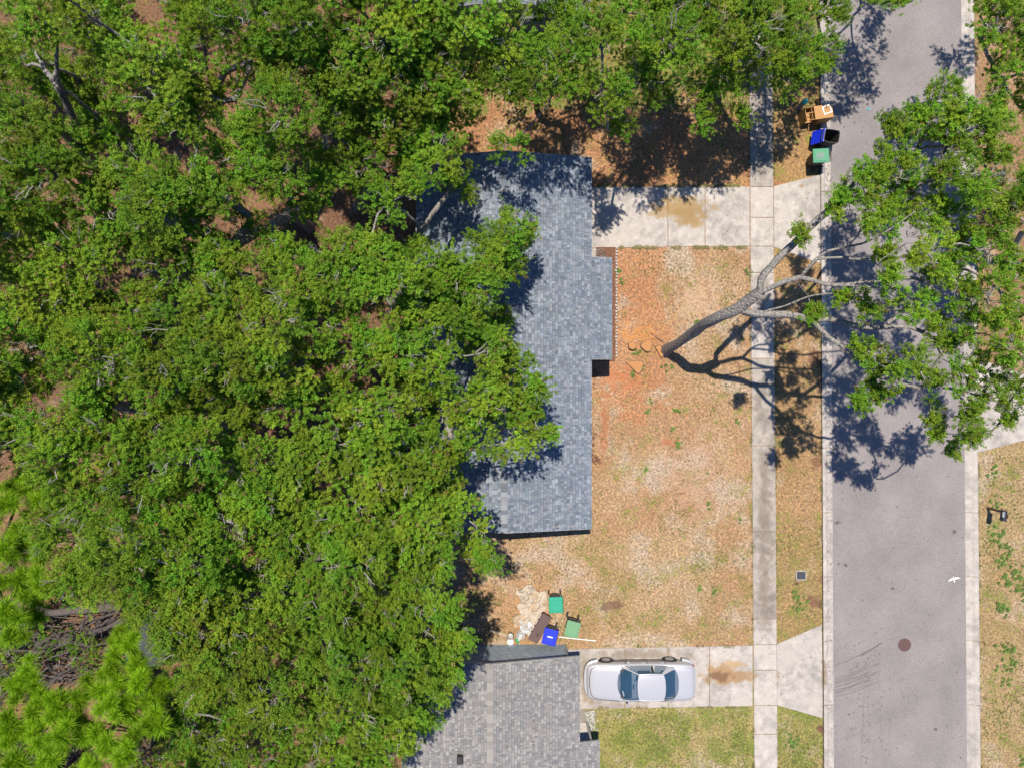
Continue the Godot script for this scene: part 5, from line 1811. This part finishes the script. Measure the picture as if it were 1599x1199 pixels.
# ---------------------------------------------------------------- small things
func crumpled(w: float, d: float, lift: float, seed_: int) -> MB:
	# a thick creased sheet lying on the ground
	var f := FastNoiseLite.new()
	f.seed = seed_
	f.frequency = 1.25
	f.fractal_octaves = 2
	var mb := MB.new()
	var n := 9
	var top := []
	var bot := []
	for j in n + 1:
		var row := []
		var low := []
		for i in n + 1:
			var x := (float(i) / n - 0.5) * w
			var z := (float(j) / n - 0.5) * d
			var q := absf(f.get_noise_2d(x * 1.3, z * 1.3)) * lift * 2.2
			var e := Vector3(x + f.get_noise_2d(z * 2.0 + 9, 3) * 0.12, 0.02 + q, z + f.get_noise_2d(x * 2.0, 20) * 0.12)
			row.append(e)
			low.append(Vector3(e.x, 0.004, e.z))
		top.append(row)
		bot.append(low)
	for j in n:
		for i in n:
			mb.poly([top[j][i], top[j][i + 1], top[j + 1][i + 1]], Vector3.UP)
			mb.poly([top[j][i], top[j + 1][i + 1], top[j + 1][i]], Vector3.UP)
	for k in n:
		mb.poly([top[0][k], top[0][k + 1], bot[0][k + 1], bot[0][k]], Vector3.FORWARD)
		mb.poly([top[n][k], top[n][k + 1], bot[n][k + 1], bot[n][k]], Vector3.BACK)
		mb.poly([top[k][0], top[k + 1][0], bot[k + 1][0], bot[k][0]], Vector3.LEFT)
		mb.poly([top[k][n], top[k + 1][n], bot[k + 1][n], bot[k][n]], Vector3.RIGHT)
	return mb

func log_slice(label: String, outline: Array, h: float, pts_centre: Vector2) -> void:
	# a sawn slice or stump: bark ring and a pale cut face; outline in photo pixels at the cut
	var c := P(pts_centre.x, pts_centre.y, h)
	var t := thing("tree_stump", label, "stump", Vector3(c.x, 0, c.z))
	var ring := []
	for p in outline:
		var q := P(p[0], p[1], h)
		ring.append(Vector3(q.x - c.x, 0, q.z - c.z))
	# round the outline
	var fine := []
	var n := ring.size()
	for k in n:
		for e in 3:
			fine.append(ring[k].cubic_interpolate(ring[(k + 1) % n], ring[(k - 1 + n) % n], ring[(k + 2) % n], e / 3.0))
	var mb := MB.new()
	var cut := MB.new()
	for k in fine.size():
		var j := (k + 1) % fine.size()
		var a: Vector3 = fine[k]
		var b: Vector3 = fine[j]
		mb.poly([a * 1.06 + Vector3(0, -0.02, 0), b * 1.06 + Vector3(0, -0.02, 0), b * 1.06 + Vector3(0, h - 0.012, 0), a * 1.06 + Vector3(0, h - 0.012, 0)], a)
		mb.poly([a * 1.06 + Vector3(0, h - 0.012, 0), b * 1.06 + Vector3(0, h - 0.012, 0), b * 0.97 + Vector3(0, h, 0), a * 0.97 + Vector3(0, h, 0)], Vector3.UP)
		cut.poly([Vector3(0, h + 0.004, 0), a * 0.975 + Vector3(0, h, 0), b * 0.975 + Vector3(0, h, 0)], Vector3.UP)
	part("bark_ring", mb, M.dead_wood, t)
	part("cut_face", cut, M.cut_wood, t)

func build_objects() -> void:
	var r := RandomNumberGenerator.new()
	r.seed = 88
	build_car()
	# bins in the yard
	var p := P(868, 944, 1.0)
	wheeled_bin("black wheeled bin with a bright teal lid beside the heap of pale rubbish", Vector3(p.x, 0, p.z), 0.03, M.bin_black, M.bin_teal)
	p = P(894, 982, 1.0)
	wheeled_bin("faded green wheeled bin standing over the white pole", Vector3(p.x, 0, p.z), -0.25, M.bin_black, M.bin_green)
	p = P(859, 994, 1.0)
	wheeled_bin("black wheeled bin with a blue lid bearing a white strip", Vector3(p.x, 0, p.z), -0.24, M.bin_black, M.bin_blue, false, "bar")
	# bins at the kerb
	p = P(1283, 243, 1.03)
	wheeled_bin("green lidded wheeled bin with a worn white emblem at the kerb", Vector3(p.x, 0.02, p.z), -PI / 2 + 0.05, M.bin_black, M.bin_street_green, false, "worn")
	p = P(1300, 212, 1.03)
	wheeled_bin("open black wheeled bin with its blue lid thrown back at the kerb", Vector3(p.x, 0.03, p.z), PI / 2 - 0.16, M.bin_black, M.bin_blue, true)

	# wooden cabinet at the kerb: an open carcass with one end on the verge
	p = P(1268, 186)
	var cab := thing("wooden_cabinet", "brown wooden cabinet with missing drawers beside the open bin", "cabinet", Vector3(p.x, 0.03, p.z), 0.14)
	var L := 1.25
	var D := 0.62
	var H := 0.82
	bx("top", Vector3(0.20, H - 0.015, 0), Vector3(L - 0.40, 0.03, D), M.wood_brown, cab, 0.006)
	bx("back", Vector3(0, H / 2, -D / 2 + 0.012), Vector3(L, H - 0.036, 0.022), M.wood_brown, cab)
	bx("base", Vector3(0, 0.03, 0.01), Vector3(L - 0.06, 0.03, D - 0.04), M.wood_brown, cab)
	for x in [-L / 2 + 0.012, L / 2 - 0.012]:
		bx("side", Vector3(x, H / 2 - 0.02, 0.012), Vector3(0.022, H - 0.04, D - 0.026), M.wood_brown, cab, 0.003)
	for x in [-0.30, -0.02]:
		bx("divider", Vector3(x, H / 2 - 0.03, 0.012), Vector3(0.02, H - 0.07, D - 0.04), M.wood_brown, cab)
	bx("rail", Vector3(-0.40, H - 0.05, D / 2 - 0.03), Vector3(0.42, 0.045, 0.025), M.wood_brown, cab, 0.003)
	bx("rail", Vector3(-0.40, H - 0.06, -0.06), Vector3(0.40, 0.03, 0.03), M.wood_brown, cab, 0.003)
	bx("shelf", Vector3(-0.42, 0.42, 0.01), Vector3(0.36, 0.02, D - 0.06), M.wood_brown, cab)
	bx("front", Vector3(0.30, H / 2 - 0.02, D / 2 - 0.012), Vector3(L / 2 - 0.06, H - 0.06, 0.02), M.wood_brown, cab, 0.003)
	p = P(1299, 175, 0.86)
	var fr := thing("picture_frame", "empty white frame lying on the brown cabinet", "frame", cab.position + Vector3(0.36, H, -0.07).rotated(Vector3.UP, 0.14), 0.35)
	for s in [-1.0, 1.0]:
		bx("frame_side", Vector3(0, 0.014, s * 0.17), Vector3(0.40, 0.026, 0.05), M.white_plastic, fr, 0.005)
		bx("frame_end", Vector3(s * 0.175, 0.013, 0), Vector3(0.05, 0.024, 0.288), M.white_plastic, fr, 0.005)

	# utility pedestal with a teal cap
	p = P(1247, 169)
	var ped := thing("utility_marker", "grey utility post with a round teal cap behind the cabinet", "post", p)
	var mb := MB.new()
	mb.lathe([Vector2(0.115, -0.05), Vector2(0.11, 0.1), Vector2(0.10, 0.72)], 16)
	part("post", mb, M.grey_plastic, ped)
	mb = MB.new()
	mb.lathe([Vector2(0.10, 0.70), Vector2(0.135, 0.71), Vector2(0.135, 0.84), Vector2(0.115, 0.87), Vector2(0.06, 0.87), Vector2(0.055, 0.85), Vector2(0.0, 0.85)], 18)
	part("cap", mb, M.teal_plastic, ped)

	# heap of pale rubbish
	var heap := [[823, 928, 0.85, 0.75, 0.5, 0.20, "cream_cloth", "torn white cushion at the tip of the rubbish heap"], [836, 938, 0.9, 0.7, 0.9, 0.16, "cardboard", "crumpled tan cardboard sheet folded over the rubbish heap"], [830, 956, 1.25, 0.85, 1.1, 0.14, "cream_cloth", "creased cream padding in the middle of the rubbish heap"], [818, 950, 0.45, 0.6, 0.4, 0.10, "cream_cloth", "small striped cream cushion at the side of the rubbish heap"], [812, 968, 0.6, 0.55, 0.2, 0.16, "cardboard", "crushed cardboard box next to the maroon cabinet"], [822, 976, 0.55, 0.6, 1.3, 0.12, "clear_bag", "grey plastic wrapping crumpled beside the maroon cabinet"], [846, 930, 0.5, 0.45, 0.3, 0.08, "cream_cloth", "scrap of cream cloth near the bright teal lid"]]
	for k in heap.size():
		var a = heap[k]
		p = P(a[0], a[1])
		var o := part(numbered("rubbish_sheet"), crumpled(a[2], a[3], a[5], 300 + k), M[a[6]], self)
		o.position = Vector3(p.x, 0.02 + 0.03 * k, p.z)
		o.rotation.y = a[4]
		o.set_meta("label", a[7])
		o.set_meta("category", "rubbish")
		o.set_meta("group", "pieces of the rubbish heap")

	# maroon cabinet with drawer fronts towards the heap
	p = P(843, 981, 0.5)
	var mc := thing("maroon_cabinet", "dark maroon cabinet standing between the rubbish heap and the blue lid", "cabinet", Vector3(p.x, 0, p.z), 1.05)
	bx("carcass", Vector3(0, 0.24, 0.02), Vector3(1.32, 0.44, 0.42), M.maroon, mc, 0.006)
	bx("top", Vector3(0, 0.476, 0.02), Vector3(1.40, 0.03, 0.47), M.maroon, mc, 0.006)
	for k in 4:
		bx("drawer", Vector3(-0.48 + k * 0.32, 0.25, -0.225), Vector3(0.29, 0.34, 0.05), M.maroon, mc, 0.01)
		bx("drawer_rail", Vector3(-0.48 + k * 0.32, 0.44, -0.27), Vector3(0.26, 0.02, 0.04), M.cream_cloth, mc, 0.004)
	bx("jar_lid", Vector3(-0.32, 0.50, 0.06), Vector3(0.12, 0.02, 0.10), M.black_plastic, mc, 0.008)

	# white buckets, bag, bottle
	for a in [[797, 990, 0.0, "grey white bucket standing by the neighbour's lap siding"], [797, 1001, 0.0, "shallow white tub on the soil against the lap siding"]]:
		p = P(a[0], a[1])
		var bk := thing("bucket", a[3], "bucket", p)
		mb = MB.new()
		var tall := 0.34 if a[1] < 995 else 0.10
		mb.lathe([Vector2(0.0, 0.015), Vector2(0.12, 0.015), Vector2(0.145, tall), Vector2(0.155, tall), Vector2(0.155, tall - 0.04), Vector2(0.14, tall - 0.04), Vector2(0.125, 0.0), Vector2(0.0, 0.0)], 20)
		part("pail", mb, M.white_plastic if a[1] > 995 else M.clear_bag, bk)
		mb = MB.new()
		mb.tube(Array(range(9)).map(func(k): return Vector3(cos(PI * k / 8.0) * 0.155, tall - 0.02 + 0.02, sin(PI * k / 8.0) * 0.16)), Array(range(9)).map(func(_k): return 0.005), 4)
		part("wire_handle", mb, M.rim, bk)
	p = P(814, 991)
	var bag := part(numbered("plastic_bag"), crumpled(0.42, 0.36, 0.2, 340), M.clear_bag, self)
	bag.position = p
	bag.rotation.y = 0.5
	rel(bag, "grey plastic bag lying between the buckets and the maroon cabinet")
	bag.set_meta("category", "bag")
	p = P(808, 1000)
	var bot := thing("bottle", "green plastic bottle on the soil beside the grey bag", "bottle", p + Vector3(0, 0.06, 0), 0.6)
	mb = MB.new()
	mb.lathe([Vector2(0, -0.14), Vector2(0.055, -0.135), Vector2(0.06, -0.1), Vector2(0.06, 0.05), Vector2(0.025, 0.11), Vector2(0.022, 0.14)], 14, Transform3D(Basis(Vector3(1, 0, 0), PI / 2), Vector3.ZERO))
	part("shell", mb, M.green_plastic, bot)
	mb = MB.new()
	mb.lathe([Vector2(0.026, 0.14), Vector2(0.028, 0.17), Vector2(0, 0.17)], 12, Transform3D(Basis(Vector3(1, 0, 0), PI / 2), Vector3.ZERO))
	part("cap", mb, M.white_plastic, bot)

	# pole and planks
	var poles := [[[873, 994], [930, 1000], 0.022, "white_plastic", "pole", "thin white pole on the soil under the faded green bin"], [[764, 983], [791, 992], 0.06, "pale_lumber", "plank", "short pale plank on the sunny soil left of the buckets"], [[738, 970], [766, 962], 0.05, "pale_lumber", "plank", "pale plank lying in the shade of the oak"]]
	for a in poles:
		var p0 := P(a[0][0], a[0][1]) + Vector3(0, 0.03, 0)
		var p1 := P(a[1][0], a[1][1]) + Vector3(0, 0.03, 0)
		mb = MB.new()
		if a[4] == "pole":
			mb.tube([p0, p0.lerp(p1, 0.5) + Vector3(0, 0.01, 0), p1], [a[2], a[2], a[2]], 8)
		else:
			mb.box((p0 + p1) / 2, Vector3(p0.distance_to(p1), 0.04, a[2] * 2), Basis(Vector3.UP, -atan2(p1.z - p0.z, p1.x - p0.x)), 0.005)
		var o := part(numbered(a[4]), mb, M[a[3]], self)
		rel(o, a[5])
		o.set_meta("category", a[4])

	# sawn stumps and slices near the leaning oak
	log_slice("small round sawn stump nearest the mulch bed", [[982, 536], [988, 534], [993, 537], [993, 543], [988, 546], [983, 543]], 0.22, Vector2(987.5, 540))
	log_slice("triangular sawn stump with a bright orange face", [[1001, 539], [1010, 531], [1017, 532], [1018, 538], [1016, 547], [1011, 549], [1005, 545]], 0.16, Vector2(1010.5, 540))
	log_slice("flat three pointed trunk slice lying near the house notch", [[979, 566], [988, 564], [998, 564], [1005, 566], [1003, 573], [1001, 580], [996, 583], [990, 577], [984, 571]], 0.08, Vector2(993, 571))
	log_slice("orange sawn face at the foot of the leaning oak", [[1024, 542], [1029, 540], [1034, 543], [1036, 550], [1035, 558], [1031, 556], [1028, 549]], 0.12, Vector2(1031, 548))
	var sk := MB.new()
	sk.tube([P(1016, 520) + Vector3(0, 0.03, 0), P(1026, 528) + Vector3(0, 0.05, 0), P(1036, 534) + Vector3(0, 0.03, 0)], [0.014, 0.02, 0.026], 6)
	var so := part(numbered("fallen_stick"), sk, M.dead_wood, self)
	rel(so, "bare stick lying beside the orange sawn stumps")
	so.set_meta("category", "stick")

	# covers in the street and verge
	p = P(1412, 1006)
	var mh := thing("manhole_cover", "round rust brown manhole cover in the street", "manhole", Vector3(p.x, 0.05, p.z))
	mb = MB.new()
	mb.lathe([Vector2(0.31, -0.03), Vector2(0.31, 0.012), Vector2(0.29, 0.016), Vector2(0.28, 0.012), Vector2(0.275, 0.014), Vector2(0.0, 0.016)], 32)
	part("plate", mb, M.iron, mh)
	mb = MB.new()
	for k in 5:
		mb.box(Vector3(0, 0.019, -0.18 + k * 0.09), Vector3(0.44 - absf(k - 2) * 0.08, 0.008, 0.025))
	part("grip_bars", mb, M.iron, mh)
	p = P(1251, 898)
	var ub := thing("water_meter_box", "slate grey meter box with a pale rim in the grass verge", "meter box", p)
	mb = MB.new()
	for s in [-1.0, 1.0]:
		mb.box(Vector3(0, 0.03, s * 0.20), Vector3(0.47, 0.06, 0.035), Basis.IDENTITY, 0.01)
		mb.box(Vector3(s * 0.22, 0.03, 0), Vector3(0.035, 0.058, 0.364), Basis.IDENTITY, 0.01)
	part("rim", mb, M.edging, ub)
	bx("cover", Vector3(0, 0.025, 0), Vector3(0.40, 0.05, 0.36), M.slate_plastic, ub, 0.012)
	p = P(1286, 505)
	var wb := thing("utility_box", "pale blue utility box top at the kerb under the leaning oak", "utility box", p + Vector3(0, 0.09, 0))
	bx("plate", Vector3(0, 0.01, 0), Vector3(0.36, 0.03, 0.16), M.lamp_lens, wb, 0.008)
	bx("grip", Vector3(0, 0.028, 0), Vector3(0.12, 0.012, 0.03), M.grey_plastic, wb, 0.003)

	# mailbox
	p = P(1543, 793)
	var mbx := thing("mailbox", "black mailbox with pale digits on a brown post across the street", "mailbox", p, -0.12)
	bx("post", Vector3(0, 0.55, 0), Vector3(0.10, 1.14, 0.10), M.post_wood, mbx, 0.01)
	bx("arm", Vector3(-0.02, 1.0, 0.12), Vector3(0.08, 0.08, 0.52), M.post_wood, mbx, 0.008)
	mb = MB.new()
	var prof := []
	for k in 9:
		var a := PI * k / 8.0
		prof.append(Vector2(cos(a) * 0.115, 0.11 + sin(a) * 0.105))
	prof.append(Vector2(-0.115, 0.0))
	prof.append(Vector2(0.115, 0.0))
	var f0 := []
	var f1 := []
	for q in prof:
		f0.append(Vector3(q.x, 1.05 + q.y, -0.08))
		f1.append(Vector3(q.x, 1.05 + q.y, 0.40))
	mb.poly(f0, Vector3.FORWARD)
	mb.poly(f1, Vector3.BACK)
	for k in prof.size():
		var j := (k + 1) % prof.size()
		mb.poly([f0[k], f0[j], f1[j], f1[k]], Vector3(prof[k].x + prof[j].x, prof[k].y + prof[j].y - 0.22, 0))
	part("box", mb, M.mailbox_black, mbx)
	for k in 4:
		var dg := MB.new()
		var q := Basis(Vector3(0, 0, 1), 0.85)
		dg.box(Vector3(-0.087, 1.05 + 0.184, 0.0 + k * 0.062), Vector3(0.085, 0.006, 0.014), q)
		dg.box(Vector3(-0.087, 1.05 + 0.184, 0.022 + k * 0.062), Vector3(0.07, 0.006, 0.010), q * Basis(Vector3.UP, 0.35))
		part("digit", dg, M.white_plastic, mbx)
	bx("flag", Vector3(0.125, 1.22, 0.18), Vector3(0.008, 0.05, 0.18), M.tail_red, mbx)

	# litter ring on the road
	p = P(1356, 171)
	var ring := MB.new()
	ring.lathe([Vector2(0.075, 0.0), Vector2(0.085, 0.02), Vector2(0.075, 0.04), Vector2(0.05, 0.035), Vector2(0.045, 0.01)], 18)
	var ro := part(numbered("litter_ring"), ring, M.blue_ring, self)
	ro.position = Vector3(p.x, 0.045, p.z)
	rel(ro, "small pale blue plastic ring lying on the street")
	ro.set_meta("category", "litter")

	# pebbles by the neighbour's walk
	mb = MB.new()
	mb.lathe([Vector2(0, -0.5), Vector2(0.7, -0.3), Vector2(1, 0), Vector2(0.7, 0.35), Vector2(0, 0.5)], 6)
	var xf := []
	var cols := []
	for k in 420:
		var q := P(r.randf_range(915, 929), r.randf_range(1110, 1139))
		if r.randf() < 0.25:
			q = P(r.randf_range(913, 934), r.randf_range(1108, 1142))
		var s := r.randf_range(0.018, 0.04)
		xf.append(Transform3D(Basis.from_euler(Vector3(r.randf(), r.randf() * 6, r.randf())).scaled(Vector3(s, s * 0.8, s * 0.8)), q + Vector3(0, r.randf_range(0.01, 0.04), 0)))
		var g := r.randf_range(0.12, 0.5)
		cols.append(Color(g, g * 0.96, g * 0.9))
	stuff("gravel", "patch of white pebbles beside the weathered driveway", "gravel", mb.mesh(M.pebble), xf, cols)

	# white bird gliding over the street
	p = P(1490, 904, 14.0)
	var bird := thing("bird", "white bird gliding with spread wings above the street", "bird", p, 0.25)
	bird.scale = Vector3.ONE * 0.5
	mb = MB.new()
	mb.tube([Vector3(0, 0.0, 0.14), Vector3(0, 0.0, 0.08), Vector3(0, 0.005, 0.0), Vector3(0, 0.01, -0.08), Vector3(0, 0.02, -0.13), Vector3(0, 0.025, -0.17), Vector3(0, 0.024, -0.195)], [0.008, 0.026, 0.042, 0.034, 0.020, 0.022, 0.008], 10)
	for s in [-1.0, 1.0]:
		var top := []
		for e in [[0.02, -0.07, 0.05, 0.015], [0.12, -0.10, 0.03, 0.045], [0.2, -0.075, 0.03, 0.05], [0.28, -0.03, 0.04, 0.04], [0.35, 0.03, 0.05, 0.025]]:
			top.append([Vector3(s * e[0], e[3], e[1]), Vector3(s * e[0], e[3] + 0.008, (e[1] + e[2]) / 2), Vector3(s * e[0], e[3] - 0.004, e[2])])
		mb.grid(top, Vector3.UP)
		var low := []
		for row in top:
			low.append([row[0], row[1] - Vector3(0, 0.012, 0), row[2]])
		mb.grid(low, Vector3.DOWN)
	mb.grid([[Vector3(-0.015, 0, 0.10), Vector3(0.015, 0, 0.10)], [Vector3(-0.045, 0, 0.19), Vector3(0.045, 0, 0.19)]], Vector3.UP)
	part("body", mb, M.feather, bird)
	mb = MB.new()
	mb.tube([Vector3(0, 0.022, -0.19), Vector3(0, 0.018, -0.24)], [0.008, 0.001], 6)
	part("beak", mb, M.beak, bird)

# ---------------------------------------------------------------- light, sky, camera
func _ready() -> void:
	rng.seed = 11
	var cam := Camera3D.new()
	cam.name = "camera"
	add_child(cam)
	cam.position = Vector3(0, CAM_H, 0)
	cam.rotation_degrees = Vector3(-90, 0, 0)
	cam.fov = rad_to_deg(2.0 * atan(599.5 / FOCAL))
	cam.near = 0.2
	cam.far = 800.0
	cam.current = true

	var we := WorldEnvironment.new()
	we.name = "world"
	var env := Environment.new()
	var sky := Sky.new()
	var sm := ProceduralSkyMaterial.new()
	sm.sky_top_color = Color(0.36, 0.50, 0.76)
	sm.sky_horizon_color = Color(0.74, 0.81, 0.89)
	sm.sky_curve = 0.12
	sm.ground_bottom_color = Color(0.38, 0.33, 0.27)
	sm.ground_horizon_color = Color(0.62, 0.66, 0.68)
	sky.sky_material = sm
	env.background_mode = Environment.BG_SKY
	env.sky = sky
	env.background_energy_multiplier = 0.62
	env.tonemap_mode = Environment.TONE_MAPPER_LINEAR
	env.tonemap_exposure = 1.98
	env.sdfgi_enabled = true
	env.ssao_enabled = true
	env.ssil_enabled = true
	we.environment = env
	add_child(we)

	var sun := DirectionalLight3D.new()
	sun.name = "sun"
	add_child(sun)
	sun.look_at_from_position(Vector3.ZERO, Vector3(0.09, -1.0, 0.29), Vector3(0, 0, -1))
	sun.light_color = Color(1.0, 0.965, 0.91)
	sun.light_energy = 1.35
	sun.light_angular_distance = 0.53
	sun.shadow_enabled = true

	make_materials()
	build_ground()
	build_houses()
	build_trees()
	build_objects()
